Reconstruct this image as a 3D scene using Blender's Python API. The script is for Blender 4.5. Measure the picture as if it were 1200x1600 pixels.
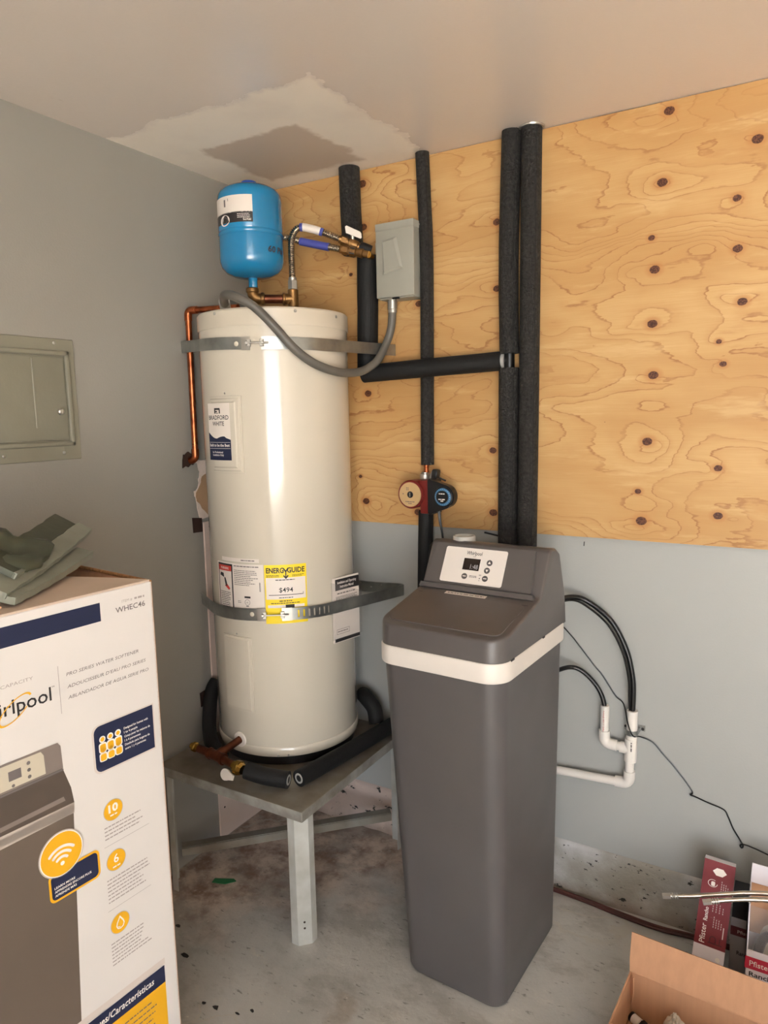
import bpy, bmesh, math, random
import numpy as np
from mathutils import Vector, Matrix
for _o in list(bpy.data.objects): bpy.data.objects.remove(_o)
SC = bpy.context.scene
COL = SC.collection
PI = math.pi
def lin(c):
    c = c/255.0
    return c/12.92 if c <= 0.04045 else ((c+0.055)/1.055)**2.4
def rgb(r, g, b): return (lin(r), lin(g), lin(b), 1.0)

# ------------------------------------------------------------------ camera
cam = bpy.data.cameras.new('camera'); cam.sensor_fit = 'VERTICAL'; cam.sensor_height = 24.0
cam.lens = 1110.29/1600*24.0; cam.clip_start = 0.02
co = bpy.data.objects.new('camera', cam); COL.objects.link(co)
YAW, PITCH, ROLL = 0.5368, -0.1381, -0.0206
_f = Vector((-math.sin(YAW)*math.cos(PITCH), math.cos(YAW)*math.cos(PITCH), math.sin(PITCH)))
_r = Vector((math.cos(YAW), math.sin(YAW), 0)); _u = _r.cross(_f)
_R = _r*math.cos(ROLL)+_u*math.sin(ROLL); _U = -_r*math.sin(ROLL)+_u*math.cos(ROLL)
co.matrix_world = Matrix(((_R.x, _U.x, -_f.x, 1.8449), (_R.y, _U.y, -_f.y, -2.1996), (_R.z, _U.z, -_f.z, 1.5965), (0, 0, 0, 1)))
SC.camera = co

# ------------------------------------------------------------------ world, sun, exposure
W = bpy.data.worlds.new('sky'); SC.world = W; W.use_nodes = True
bg = W.node_tree.nodes['Background']; bg.inputs['Color'].default_value = (0.86, 0.94, 1.04, 1); bg.inputs['Strength'].default_value = 5.0
sl = bpy.data.lights.new('sun', 'SUN'); sl.energy = 62.0; sl.angle = math.radians(0.6); sl.color = (1.0, 0.975, 0.94)
so = bpy.data.objects.new('sun', sl); COL.objects.link(so)
so.rotation_euler = Vector((-0.62, -0.03, -0.75)).to_track_quat('-Z', 'Y').to_euler()
# the open garage door lets the daylight in: a portal guides the sampling of the sky through it
DX0, DX1, DZ1, BY = 2.2, 4.6, 2.2, -4.6
pl = bpy.data.lights.new('door_portal', 'AREA'); pl.shape = 'RECTANGLE'; pl.size = DX1-DX0; pl.size_y = DZ1
pl.cycles.is_portal = True
po = bpy.data.objects.new('door_portal', pl); COL.objects.link(po)
po.location = ((DX0+DX1)/2, BY, DZ1/2); po.rotation_euler = Vector((0, 1, 0)).to_track_quat('-Z', 'Z').to_euler()
SC.view_settings.view_transform = 'Standard'; SC.view_settings.look = 'None'
SC.view_settings.gamma = 1.0; SC.view_settings.use_curve_mapping = False
SC.view_settings.exposure = 0.82

# ------------------------------------------------------------------ materials
def nodes(m): m.use_nodes = True; return m.node_tree.nodes, m.node_tree.links
def P(m): return m.node_tree.nodes['Principled BSDF']
def pm(name, col, rough=0.5, metal=0.0, var=0.0, vs=8.0, bump=0.0, bs=60.0, coat=0.0, stretch=(1, 1, 1), tint=None, rv=0.0):
    m = bpy.data.materials.new(name); N, L = nodes(m); p = P(m)
    p.inputs['Base Color'].default_value = col; p.inputs['Roughness'].default_value = rough; p.inputs['Metallic'].default_value = metal
    p.inputs['Coat Weight'].default_value = coat; p.inputs['Coat Roughness'].default_value = 0.12
    if var or bump or rv:
        tc = N.new('ShaderNodeTexCoord'); mp = N.new('ShaderNodeMapping'); mp.inputs['Scale'].default_value = stretch
        L.new(tc.outputs['Object'], mp.inputs['Vector'])
    if var or rv:
        n = N.new('ShaderNodeTexNoise'); n.inputs['Scale'].default_value = vs; n.inputs['Detail'].default_value = 5; L.new(mp.outputs[0], n.inputs['Vector'])
    if var:
        mx = N.new('ShaderNodeMix'); mx.data_type = 'RGBA'
        t = tint or tuple(c*(1-var) for c in col[:3])+(1,)
        mr = N.new('ShaderNodeMapRange'); mr.inputs[1].default_value = 0.35; mr.inputs[2].default_value = 0.68; L.new(n.outputs[0], mr.inputs[0])
        mx.inputs[6].default_value = col; mx.inputs[7].default_value = t
        L.new(mr.outputs[0], mx.inputs[0]); L.new(mx.outputs[2], p.inputs['Base Color'])
    if rv:
        mr2 = N.new('ShaderNodeMapRange'); mr2.inputs[3].default_value = max(0.02, rough-rv); mr2.inputs[4].default_value = rough+rv
        L.new(n.outputs[0], mr2.inputs[0]); L.new(mr2.outputs[0], p.inputs['Roughness'])
    if bump:
        b = N.new('ShaderNodeTexNoise'); b.inputs['Scale'].default_value = bs; b.inputs['Detail'].default_value = 4; L.new(mp.outputs[0], b.inputs['Vector'])
        bp = N.new('ShaderNodeBump'); bp.inputs['Strength'].default_value = bump; bp.inputs['Distance'].default_value = 0.01
        L.new(b.outputs[0], bp.inputs['Height']); L.new(bp.outputs[0], p.inputs['Normal'])
    return m
class NT:
    """short-hand for building node graphs"""
    def __init__(s, m): s.N, s.L = nodes(m); s.p = P(m); s.tc = s.N.new('ShaderNodeTexCoord')
    def put(s, sock, v):
        if hasattr(v, 'is_output'): s.L.new(v, sock)
        else: sock.default_value = v
    def math(s, op, a, b=0.0, c=0.0, clamp=False):
        n = s.N.new('ShaderNodeMath'); n.operation = op; n.use_clamp = clamp
        for i, v in enumerate((a, b, c)): s.put(n.inputs[i], v)
        return n.outputs[0]
    def noise(s, vec, scale, detail=4.0, stretch=None, rough=0.5):
        if stretch:
            mp = s.N.new('ShaderNodeMapping'); mp.inputs['Scale'].default_value = stretch; s.L.new(vec, mp.inputs['Vector']); vec = mp.outputs[0]
        n = s.N.new('ShaderNodeTexNoise'); n.inputs['Scale'].default_value = scale; n.inputs['Detail'].default_value = detail
        n.inputs['Roughness'].default_value = rough; s.L.new(vec, n.inputs['Vector']); return n.outputs[0]
    def ss(s, v, a, b, lo=0.0, hi=1.0):
        n = s.N.new('ShaderNodeMapRange'); n.interpolation_type = 'SMOOTHSTEP'
        s.put(n.inputs[0], v); n.inputs[1].default_value = a; n.inputs[2].default_value = b; n.inputs[3].default_value = lo; n.inputs[4].default_value = hi
        return n.outputs[0]
    def mix(s, f, a, b):
        n = s.N.new('ShaderNodeMix'); n.data_type = 'RGBA'; s.put(n.inputs[0], f); s.put(n.inputs[6], a); s.put(n.inputs[7], b); return n.outputs[2]
    def xyz(s, v):
        n = s.N.new('ShaderNodeSeparateXYZ'); s.L.new(v, n.inputs[0]); return n.outputs
    def attr(s, name):
        n = s.N.new('ShaderNodeAttribute'); n.attribute_name = name; return n.outputs['Fac']
    def bump(s, h, strength, dist=0.005):
        n = s.N.new('ShaderNodeBump'); n.inputs['Strength'].default_value = strength; n.inputs['Distance'].default_value = dist
        s.L.new(h, n.inputs['Height']); s.L.new(n.outputs[0], s.p.inputs['Normal'])
    def out(s, col=None, rough=None):
        if col is not None: s.put(s.p.inputs['Base Color'], col)
        if rough is not None: s.put(s.p.inputs['Roughness'], rough)

def wall_paint(name, base):
    m = bpy.data.materials.new(name); t = NT(m); o = t.tc.outputs['Object']
    big = t.ss(t.noise(o, 1.4, 3), 0.3, 0.7); x, y, z = t.xyz(o)[0:3]
    c = t.mix(big, base, tuple(v*0.93 for v in base[:3])+(1,))
    scuff = t.ss(t.noise(o, 9, 6, None, 0.7), 0.70, 0.76)
    c = t.mix(t.math('MULTIPLY', scuff, 0.25), c, rgb(205, 200, 190))
    t.out(c, t.ss(t.noise(o, 3, 3), 0.3, 0.7, 0.30, 0.42)); t.bump(t.noise(o, 160, 3), 0.10, 0.004); return m
M = {}
M['wall_left'] = wall_paint('grey_wall_paint_shaded', rgb(156, 153, 145))  # one paint on both walls; the left wall's shade is put into this tone
M['wall_right'] = wall_paint('grey_wall_paint_lit', rgb(172, 173, 169))  # same paint, with the right wall's stronger light put into its colour
M['wall_plain'] = pm('plain_wall_paint', rgb(232, 227, 218), 0.6)

def ceiling_mat():
    m = bpy.data.materials.new('ceiling_paint'); t = NT(m); o = t.tc.outputs['Object']
    x, y, z = t.xyz(o)[0:3]
    n1 = t.math('MULTIPLY', t.math('SUBTRACT', t.noise(o, 7, 5), 0.5), 0.10)
    n2 = t.math('MULTIPLY', t.math('SUBTRACT', t.noise(o, 26, 5), 0.5), 0.05)
    nn = t.math('ADD', n1, n2)
    def boxd(cx, cy, hx, hy):
        dx = t.math('SUBTRACT', t.math('ABSOLUTE', t.math('SUBTRACT', x, cx)), hx)
        dy = t.math('SUBTRACT', t.math('ABSOLUTE', t.math('SUBTRACT', y, cy)), hy)
        return t.math('ADD', t.math('MAXIMUM', dx, dy), nn)
    outer = t.ss(boxd(0.34, -0.33, 0.40, 0.33), -0.012, 0.012, 1, 0)
    inner = t.ss(boxd(0.35, -0.275, 0.185, 0.175), -0.012, 0.02, 1, 0)
    base = rgb(230, 218, 207); mud = rgb(246, 236, 222); raw = rgb(202, 183, 164)
    c = t.mix(t.ss(t.noise(o, 0.9, 3), 0.35, 0.65), base, tuple(v*0.95 for v in base[:3])+(1,))
    sc = t.ss(t.noise(o, 11, 6, (1, 0.35, 1), 0.65), 0.70, 0.74)
    c = t.mix(t.math('MULTIPLY', sc, 0.5), c, rgb(214, 200, 186))
    wob = t.ss(t.noise(o, 5, 5), 0.25, 0.6, 0.6, 1.0)
    c = t.mix(t.math('MULTIPLY', outer, wob), c, mud)
    c = t.mix(t.math('MULTIPLY', inner, 0.9), c, raw)
    r = t.mix(outer, (0.26, 0.26, 0.26, 1), (0.6, 0.6, 0.6, 1))
    t.out(c, r); t.bump(t.noise(o, 120, 3), 0.06, 0.004); return m
M['ceiling'] = ceiling_mat()

def floor_mat():
    m = bpy.data.materials.new('worn_painted_concrete'); t = NT(m); o = t.tc.outputs['Object']
    x, y, z = t.xyz(o)[0:3]
    c = t.mix(t.ss(t.noise(o, 2.2, 5), 0.35, 0.65), rgb(176, 175, 170), rgb(194, 192, 186))
    # bare brown dusty concrete in the corner below the stand
    d = t.math('ADD', t.math('SUBTRACT', x, t.math('MULTIPLY', y, 1.0)), t.math('MULTIPLY', t.math('SUBTRACT', t.noise(o, 6, 6), 0.5), 0.9))
    dirt = t.ss(d, 0.75, 1.15, 1, 0)
    dc = t.mix(t.ss(t.noise(o, 10, 7, None, 0.65), 0.35, 0.62), rgb(136, 108, 90), rgb(212, 195, 180))
    c = t.mix(dirt, c, dc)
    rust = t.ss(t.noise(o, 4.5, 5), 0.63, 0.70); c = t.mix(t.math('MULTIPLY', rust, 0.5), c, rgb(146, 126, 106))
    pale = t.ss(t.noise(o, 9, 10, None, 0.75), 0.55, 0.72); c = t.mix(t.math('MULTIPLY', pale, 0.65), c, rgb(204, 199, 189))
    sm = t.ss(t.noise(o, 3.2, 8, (1, 1.6, 1), 0.7), 0.48, 0.62); c = t.mix(t.math('MULTIPLY', sm, 0.55), c, rgb(146, 141, 132))
    dark = t.ss(t.noise(o, 26, 6, (1, 2.6, 1), 0.65), 0.60, 0.68); c = t.mix(t.math('MULTIPLY', dark, 0.6), c, rgb(84, 80, 72))
    spk = t.ss(t.noise(o, 80, 3), 0.70, 0.74); c = t.mix(spk, c, rgb(206, 202, 192))
    wv = t.N.new('ShaderNodeTexVoronoi'); wv.feature = 'DISTANCE_TO_EDGE'; wv.inputs['Scale'].default_value = 1.7
    vm = t.N.new('ShaderNodeVectorMath'); vm.operation = 'ADD'; nv_ = t.N.new('ShaderNodeTexNoise'); nv_.inputs['Scale'].default_value = 3.0; nv_.inputs['Detail'].default_value = 6
    t.L.new(o, nv_.inputs['Vector']); vs_ = t.N.new('ShaderNodeVectorMath'); vs_.operation = 'SCALE'; vs_.inputs['Scale'].default_value = 0.35
    t.L.new(nv_.outputs['Color'], vs_.inputs[0]); t.L.new(o, vm.inputs[0]); t.L.new(vs_.outputs[0], vm.inputs[1]); t.L.new(vm.outputs[0], wv.inputs['Vector'])
    crack = t.math('MULTIPLY', t.ss(wv.outputs['Distance'], 0.003, 0.010, 1, 0), t.ss(t.noise(o, 2.5, 3), 0.50, 0.60))
    c = t.mix(t.math('MULTIPLY', crack, 0.6), c, rgb(192, 186, 174))
    t.out(c, t.ss(t.noise(o, 5, 4), 0.3, 0.7, 0.28, 0.55)); t.bump(t.noise(o, 14, 10, None, 0.65), 0.4, 0.012); return m
M['floor'] = floor_mat()

def curb_mat():
    m = bpy.data.materials.new('pitted_painted_concrete'); t = NT(m); o = t.tc.outputs['Object']
    x, y, z = t.xyz(o)[0:3]
    pink = t.ss(t.math('ADD', x, t.math('MULTIPLY', t.noise(o, 8, 4), 0.2)), 0.85, 1.0, 1, 0)
    c = t.mix(t.ss(t.noise(o, 5, 6), 0.35, 0.65), rgb(150, 145, 134), rgb(196, 196, 196))
    c = t.mix(pink, c, rgb(206, 186, 174))
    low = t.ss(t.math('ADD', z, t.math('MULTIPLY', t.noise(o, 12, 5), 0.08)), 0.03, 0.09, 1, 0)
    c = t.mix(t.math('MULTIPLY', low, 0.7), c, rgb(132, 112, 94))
    pit = t.ss(t.noise(o, 30, 6, (1, 1, 1.8), 0.65), 0.61, 0.65); c = t.mix(pit, c, rgb(52, 50, 46))
    t.out(c, 0.75); t.bump(t.noise(o, 26, 8, None, 0.65), 0.6, 0.012); return m
M['curb'] = curb_mat()

def ply_mat():
    m = bpy.data.materials.new('plywood_face'); t = NT(m); o = t.tc.outputs['Object']
    g = t.attr('grain'); kn = t.attr('knot')
    jag = t.math('MULTIPLY', t.math('SUBTRACT', t.noise(o, 1.0, 3, (10, 1, 95)), 0.5), 0.50)
    jag2 = t.math('MULTIPLY', t.math('SUBTRACT', t.noise(o, 1.0, 3, (45, 1, 60)), 0.5), 0.22)
    f = t.math('FRACT', t.math('ADD', t.math('ADD', g, jag), jag2))
    late = t.ss(f, 0.30, 0.95); line = t.math('MULTIPLY', t.ss(f, 0.86, 0.955), t.ss(f, 0.975, 1.0, 1, 0))
    tone = t.noise(o, 1.0, 4, (1.0, 1, 5))
    light = t.mix(t.ss(tone, 0.35, 0.65), rgb(224, 184, 128), rgb(206, 160, 104))
    c = t.mix(t.math('MULTIPLY', late, 0.40), light, rgb(206, 156, 100))
    strength = t.ss(t.noise(o, 1.0, 3, (4, 1, 9)), 0.3, 0.65, 0.12, 0.80)
    c = t.mix(t.math('MULTIPLY', line, strength), c, rgb(168, 112, 64))
    fib = t.ss(t.noise(o, 1.0, 4, (9, 1, 330)), 0.35, 0.75); c = t.mix(t.math('MULTIPLY', fib, 0.25), c, rgb(204, 154, 94))
    pale = t.ss(t.noise(o, 1.0, 6, (2.6, 1, 16), 0.65), 0.54, 0.70); c = t.mix(t.math('MULTIPLY', pale, 0.55), c, rgb(236, 202, 150))
    ruddy = t.ss(t.noise(o, 1.0, 6, (2.2, 1, 12.5), 0.65), 0.60, 0.74); c = t.mix(t.math('MULTIPLY', ruddy, 0.5), c, rgb(190, 132, 80))
    spot = t.ss(t.noise(o, 1.0, 2, (26, 1, 40)), 0.775, 0.795); c = t.mix(t.math('MULTIPLY', spot, 0.8), c, rgb(96, 58, 32))
    halo = t.ss(kn, 1.0, 2.3, 0.55, 0.0); c = t.mix(halo, c, rgb(196, 130, 72))
    kcore = t.mix(t.ss(t.noise(o, 260, 3), 0.4, 0.6), rgb(74, 38, 24), rgb(118, 70, 44))
    c = t.mix(t.ss(t.math('ADD', kn, t.math('MULTIPLY', t.noise(o, 150, 2), 0.25)), 1.02, 1.16, 1, 0), c, kcore)
    sc_ = t.N.new('ShaderNodeVectorMath'); sc_.operation = 'MULTIPLY'; t.L.new(c, sc_.inputs[0]); sc_.inputs[1].default_value = (0.82, 0.80, 0.73)
    t.out(sc_.outputs[0], 0.55); t.bump(t.noise(o, 1.0, 4, (8, 1, 260)), 0.12, 0.003); return m
M['plywood'] = ply_mat()
M['ply_edge'] = pm('plywood_edge', rgb(196, 150, 98), 0.7, var=0.35, vs=1.0, stretch=(2, 2, 420))
M['enamel'] = pm('heater_enamel', rgb(214, 205, 188), 0.16, coat=0.7, var=0.03, vs=3)
M['enamel_lid'] = pm('heater_top_enamel', rgb(210, 200, 182), 0.3, coat=0.3)
M['blue'] = pm('tank_blue_enamel', rgb(24, 132, 184), 0.25, coat=0.6, var=0.12, vs=5)
M['blue_cap'] = pm('blue_plastic_cap', rgb(30, 80, 170), 0.4)
M['foam'] = pm('black_pipe_foam', rgb(46, 43, 40), 0.65, var=0.55, vs=105, tint=rgb(12, 11, 10), bump=0.9, bs=150)
M['foam_smooth'] = pm('black_smooth_foam', rgb(14, 14, 14), 0.7, var=0.3, vs=40, bump=0.12, bs=120)
M['foam_end'] = pm('pale_pipe_lining', rgb(178, 176, 170), 0.5)
M['galv'] = pm('galvanized_steel', rgb(176, 178, 174), 0.33, 0.9, var=0.35, vs=14, rv=0.12)
M['galv_dull'] = pm('dull_galvanized_sheet', rgb(146, 141, 130), 0.5, 0.3, var=0.3, vs=8, tint=rgb(116, 104, 88), bump=0.08, bs=40, rv=0.1)
M['steel'] = pm('stainless_steel', rgb(196, 186, 172), 0.24, 1.0, var=0.15, vs=30)
M['zinc'] = pm('zinc_screw', rgb(186, 182, 174), 0.42, 0.9)
M['apron_steel'] = pm('worn_apron_steel', rgb(176, 174, 166), 0.5, 0.2, var=0.35, vs=12, tint=rgb(128, 122, 112), bump=0.05, bs=60)
M['leg_paint'] = pm('pale_galvanized_leg', rgb(196, 197, 192), 0.5, 0.15, var=0.25, vs=7, tint=rgb(160, 156, 144), bump=0.05, bs=60)
M['copper'] = pm('copper_tube', rgb(196, 112, 72), 0.3, 1.0, var=0.4, vs=26, tint=rgb(126, 66, 42), rv=0.1)
M['copper_dark'] = pm('tarnished_copper', rgb(124, 72, 50), 0.38, 0.85, var=0.4, vs=30, rv=0.1)
M['bronze'] = pm('cast_bronze', rgb(150, 112, 68), 0.4, 0.85, var=0.4, vs=22, bump=0.15, bs=120)
M['brass'] = pm('yellow_brass', rgb(212, 168, 84), 0.26, 1.0, var=0.3, vs=40)
M['grey_box'] = pm('grey_enclosure_paint', rgb(160, 158, 146), 0.42, var=0.06, vs=12)
M['panel_grey'] = pm('painted_panel_steel', rgb(140, 137, 121), 0.4, var=0.07, vs=10, bump=0.05, bs=90)
M['conduit'] = pm('grey_conduit_sheath', rgb(104, 100, 92), 0.42, var=0.15, vs=20)
M['pvc'] = pm('white_plastic_pipe', rgb(226, 220, 212), 0.35)
M['black_rubber'] = pm('black_hose', rgb(10, 10, 10), 0.3, var=0.3, vs=30)
M['black_plastic'] = pm('black_plastic', rgb(26, 26, 27), 0.35, var=0.2, vs=30)
M['white_plastic'] = pm('white_plastic', rgb(230, 222, 212), 0.4)
M['soft_body'] = pm('charcoal_textured_plastic', rgb(88, 84, 83), 0.42, var=0.06, vs=6, bump=0.06, bs=380, rv=0.05)
M['soft_hood'] = pm('charcoal_lid_plastic', rgb(90, 85, 83), 0.36, var=0.05, vs=6, bump=0.04, bs=380, rv=0.05)
M['soft_band'] = pm('light_grey_band_plastic', rgb(222, 214, 205), 0.4, var=0.04, vs=10)
M['panel_white'] = pm('control_panel_white', rgb(228, 220, 212), 0.45)
M['screen'] = pm('dark_display', rgb(38, 28, 24), 0.15)
M['red_paint'] = pm('red_pump_enamel', rgb(120, 32, 26), 0.42, var=0.15, vs=14)
M['tan_plate'] = pm('brass_tan_plate', rgb(206, 174, 126), 0.4, 0.2, var=0.1, vs=20)
M['blue_ring'] = pm('blue_dial_ring', rgb(62, 112, 150), 0.4)
M['carton_white'] = pm('white_printed_carton', rgb(218, 212, 207), 0.5, var=0.035, vs=5)
M['cardboard'] = pm('brown_cardboard', rgb(192, 144, 108), 0.75, var=0.10, vs=1.0, stretch=(70, 70, 3))
M['kraft_edge'] = pm('corrugated_edge', rgb(176, 124, 78), 0.8, var=0.45, vs=1.0, stretch=(160, 160, 160))
M['kraft_light'] = pm('pale_carton_flap', rgb(208, 186, 166), 0.7, var=0.08, vs=8)
M['navy'] = pm('navy_ink', rgb(24, 32, 64), 0.62)
M['yellow'] = pm('amber_ink', rgb(232, 172, 26), 0.45)
M['energy_yellow'] = pm('yellow_label', rgb(248, 218, 22), 0.5)
M['ink'] = pm('dark_ink', rgb(40, 36, 36), 0.55)
M['ink_grey'] = pm('grey_ink', rgb(108, 100, 98), 0.6)
M['ink_pale'] = pm('pale_grey_ink', rgb(160, 150, 146), 0.6)
M['white_ink'] = pm('white_ink', rgb(240, 232, 224), 0.5)
M['label_white'] = pm('white_label_paper', rgb(232, 222, 212), 0.5)
M['red_ink'] = pm('red_ink', rgb(206, 62, 48), 0.5)
M['print_brown'] = pm('printed_grey_brown', rgb(104, 91, 80), 0.5, var=0.15, vs=4)
M['print_brown_dark'] = pm('printed_dark_brown', rgb(84, 73, 64), 0.5)
M['print_brown_light'] = pm('printed_light_brown', rgb(128, 116, 108), 0.5)
M['print_band'] = pm('printed_pale_band', rgb(188, 176, 164), 0.5)
M['print_panel'] = pm('printed_pale_panel', rgb(196, 186, 166), 0.5)
M['print_grey'] = pm('printed_pale_grey', rgb(208, 196, 188), 0.5)  # pale grey print for borders, bands and small lettering
M['blue_label'] = pm('blue_wrap_label', rgb(70, 78, 160), 0.4)
M['maroon'] = pm('maroon_carton_print', rgb(122, 34, 40), 0.6, var=0.08, vs=8)
M['maroon_dark'] = pm('dark_maroon_print', rgb(84, 28, 34), 0.5)
M['crimson'] = pm('crimson_print', rgb(196, 46, 70), 0.45)
M['box_white'] = pm('white_carton_board', rgb(226, 218, 222), 0.5)
M['box_grey'] = pm('grey_carton_board', rgb(158, 152, 150), 0.55)  # even grey colour of the box board itself
M['drywall'] = pm('bare_drywall', rgb(222, 202, 190), 0.8, var=0.06, vs=6)
M['drywall_tan'] = pm('drywall_core_paper', rgb(178, 146, 112), 0.85, var=0.15, vs=12)
M['gypsum'] = pm('torn_gypsum', rgb(228, 212, 200), 0.9, var=0.1, vs=40)
M['hole'] = pm('dark_cavity', rgb(52, 32, 22), 0.9)
M['sheet'] = pm('grey_green_vinyl', rgb(142, 144, 130), 0.5, var=0.25, vs=10, bump=0.1, bs=30)
M['sheet_dark'] = pm('dark_green_vinyl', rgb(76, 80, 62), 0.42, var=0.3, vs=8, bump=0.15, bs=25)
M['red_cable'] = pm('red_brown_cable', rgb(84, 42, 34), 0.5, var=0.3, vs=30)
M['green_bit'] = pm('green_scrap', rgb(30, 110, 62), 0.6)
M['dirt'] = pm('dark_debris', rgb(44, 40, 36), 0.9)
M['asphalt'] = pm('driveway_concrete', rgb(200, 192, 182), 0.9, var=0.1, vs=2)
def clear_mat(name, col, alpha):
    m = bpy.data.materials.new(name); N, L = nodes(m); p = P(m)
    p.inputs['Base Color'].default_value = col; p.inputs['Roughness'].default_value = 0.15; p.inputs['Alpha'].default_value = alpha
    return m
M['clear_film'] = clear_mat('clear_plastic_film', rgb(214, 206, 200), 0.10)
M['bag'] = clear_mat('cloudy_plastic_bag', rgb(206, 192, 172), 0.75)
def lit(name, col, e):
    m = bpy.data.materials.new(name); N, L = nodes(m); p = P(m)
    p.inputs['Base Color'].default_value = (0, 0, 0, 1); p.inputs['Emission Color'].default_value = col; p.inputs['Emission Strength'].default_value = e
    return m
M['lcd'] = lit('lit_digits', rgb(220, 210, 205), 0.35)

# ------------------------------------------------------------------ geometry helpers
class G:
    def __init__(s): s.v = []; s.f = []; s.m = []; s.smooth = True
    def add(s, vs, fs, mi=0):
        o = len(s.v); s.v += [Vector(v) for v in vs]; s.f += [tuple(i+o for i in f) for f in fs]; s.m += [mi]*len(fs); return s
    def box(s, c, d, rot=None, bev=0.0, seg=2, mi=0):
        bm = bmesh.new(); bmesh.ops.create_cube(bm, size=1.0)
        for v in bm.verts: v.co = Vector((v.co.x*d[0], v.co.y*d[1], v.co.z*d[2]))
        if bev: bmesh.ops.bevel(bm, geom=list(bm.edges), offset=bev, segments=seg, affect='EDGES', profile=0.5)
        return s.bm(bm, Matrix.Translation(c) @ (rot.to_4x4() if rot else Matrix()), mi)
    def bm(s, bm, mat=None, mi=0):
        bm.verts.ensure_lookup_table(); bm.verts.index_update()
        s.add([(mat @ v.co if mat else v.co.copy()) for v in bm.verts], [[v.index for v in f.verts] for f in bm.faces], mi); bm.free(); return s
    def b2(s, x0, x1, y0, y1, z0, z1, bev=0.0, seg=2, mi=0):
        return s.box(((x0+x1)/2, (y0+y1)/2, (z0+z1)/2), (x1-x0, y1-y0, z1-z0), None, bev, seg, mi)
    def tube(s, pts, r, n=12, caps=True, mi=0, inner=None):
        pts = [Vector(p) for p in pts]; k = len(pts)
        rs = r if isinstance(r, (list, tuple)) else [r]*k
        T = []
        for i in range(k):
            d = pts[min(i+1, k-1)]-pts[max(i-1, 0)]; T.append(d.normalized() if d.length > 1e-9 else Vector((0, 0, 1)))
        up = Vector((0, 0, 1)) if abs(T[0].z) < 0.9 else Vector((1, 0, 0))
        a = (up-T[0]*up.dot(T[0])).normalized(); vs = []
        for i in range(k):
            a = (a-T[i]*a.dot(T[i])).normalized(); b = T[i].cross(a)
            for j in range(n):
                t = 2*PI*j/n; vs.append(pts[i]+(a*math.cos(t)+b*math.sin(t))*rs[i])
        fs = [(i*n+j, i*n+(j+1) % n, (i+1)*n+(j+1) % n, (i+1)*n+j) for i in range(k-1) for j in range(n)]
        if caps: fs += [tuple(reversed(range(n))), tuple((k-1)*n+j for j in range(n))]
        return s.add(vs, fs, mi)
    def cyl(s, p0, p1, r, n=20, mi=0, bev=0.0):
        p0 = Vector(p0); p1 = Vector(p1); d = (p1-p0).normalized()
        if bev: return s.tube([p0, p0, p0+d*bev, p1-d*bev, p1, p1], [0.0005, r-bev, r, r, r-bev, 0.0005], n, True, mi) if False else s.tube([p0, p0+d*bev, p1-d*bev, p1], [r-bev, r, r, r-bev], n, True, mi)
        return s.tube([p0, p1], r, n, True, mi)
    def lathe(s, prof, c=(0, 0, 0), n=48, axis=None, mi=0):
        """prof: (radius, height) along the axis"""
        c = Vector(c); ax = Vector(axis).normalized() if axis is not None else Vector((0, 0, 1))
        a = ax.orthogonal().normalized() if axis is not None else Vector((1, 0, 0)); b = ax.cross(a); k = len(prof); vs = []
        for r, h in prof:
            for j in range(n):
                t = 2*PI*j/n; vs.append(c+ax*h+(a*math.cos(t)+b*math.sin(t))*max(r, 1e-5))
        fs = [(i*n+j, i*n+(j+1) % n, (i+1)*n+(j+1) % n, (i+1)*n+j) for i in range(k-1) for j in range(n)]
        return s.add(vs, fs, mi)
    def prism(s, poly, thick, mp, mi=0):
        """poly in (u, v); mp(u, v, w) -> point; from w = 0 to w = thick"""
        n = len(poly); vs = [mp(u, v, 0) for u, v in poly]+[mp(u, v, thick) for u, v in poly]
        fs = [tuple(reversed(range(n))), tuple(range(n, 2*n))]+[(i, (i+1) % n, n+(i+1) % n, n+i) for i in range(n)]
        return s.add(vs, fs, mi)
    def loft(s, rings, caps=True, mi=0):
        n = len(rings[0]); vs = [p for r in rings for p in r]; k = len(rings)
        fs = [(i*n+j, i*n+(j+1) % n, (i+1)*n+(j+1) % n, (i+1)*n+j) for i in range(k-1) for j in range(n)]
        if caps: fs += [tuple(reversed(range(n))), tuple((k-1)*n+j for j in range(n))]
        return s.add(vs, fs, mi)
def smooth_path(pts, n=8):
    P_ = [Vector(p) for p in pts]; out = []
    for i in range(len(P_)-1):
        a = P_[max(i-1, 0)]; b = P_[i]; c = P_[i+1]; d = P_[min(i+2, len(P_)-1)]
        for k in range(n):
            t = k/n; out.append(0.5*((2*b)+(c-a)*t+(2*a-5*b+4*c-d)*t*t+(3*b-a-3*c+d)*t**3))
    return out+[P_[-1]]
def fillet_path(pts, r, n=6):
    P_ = [Vector(p) for p in pts]; out = [P_[0]]
    for i in range(1, len(P_)-1):
        a = (P_[i-1]-P_[i]).normalized(); b = (P_[i+1]-P_[i]).normalized()
        for k in range(n+1):
            t = k/n; p0 = P_[i]+a*r; p1 = P_[i]+b*r
            out.append((1-t)**2*p0+2*t*(1-t)*P_[i]+t*t*p1)
    return out+[P_[-1]]
ROOTM = {}
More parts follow.
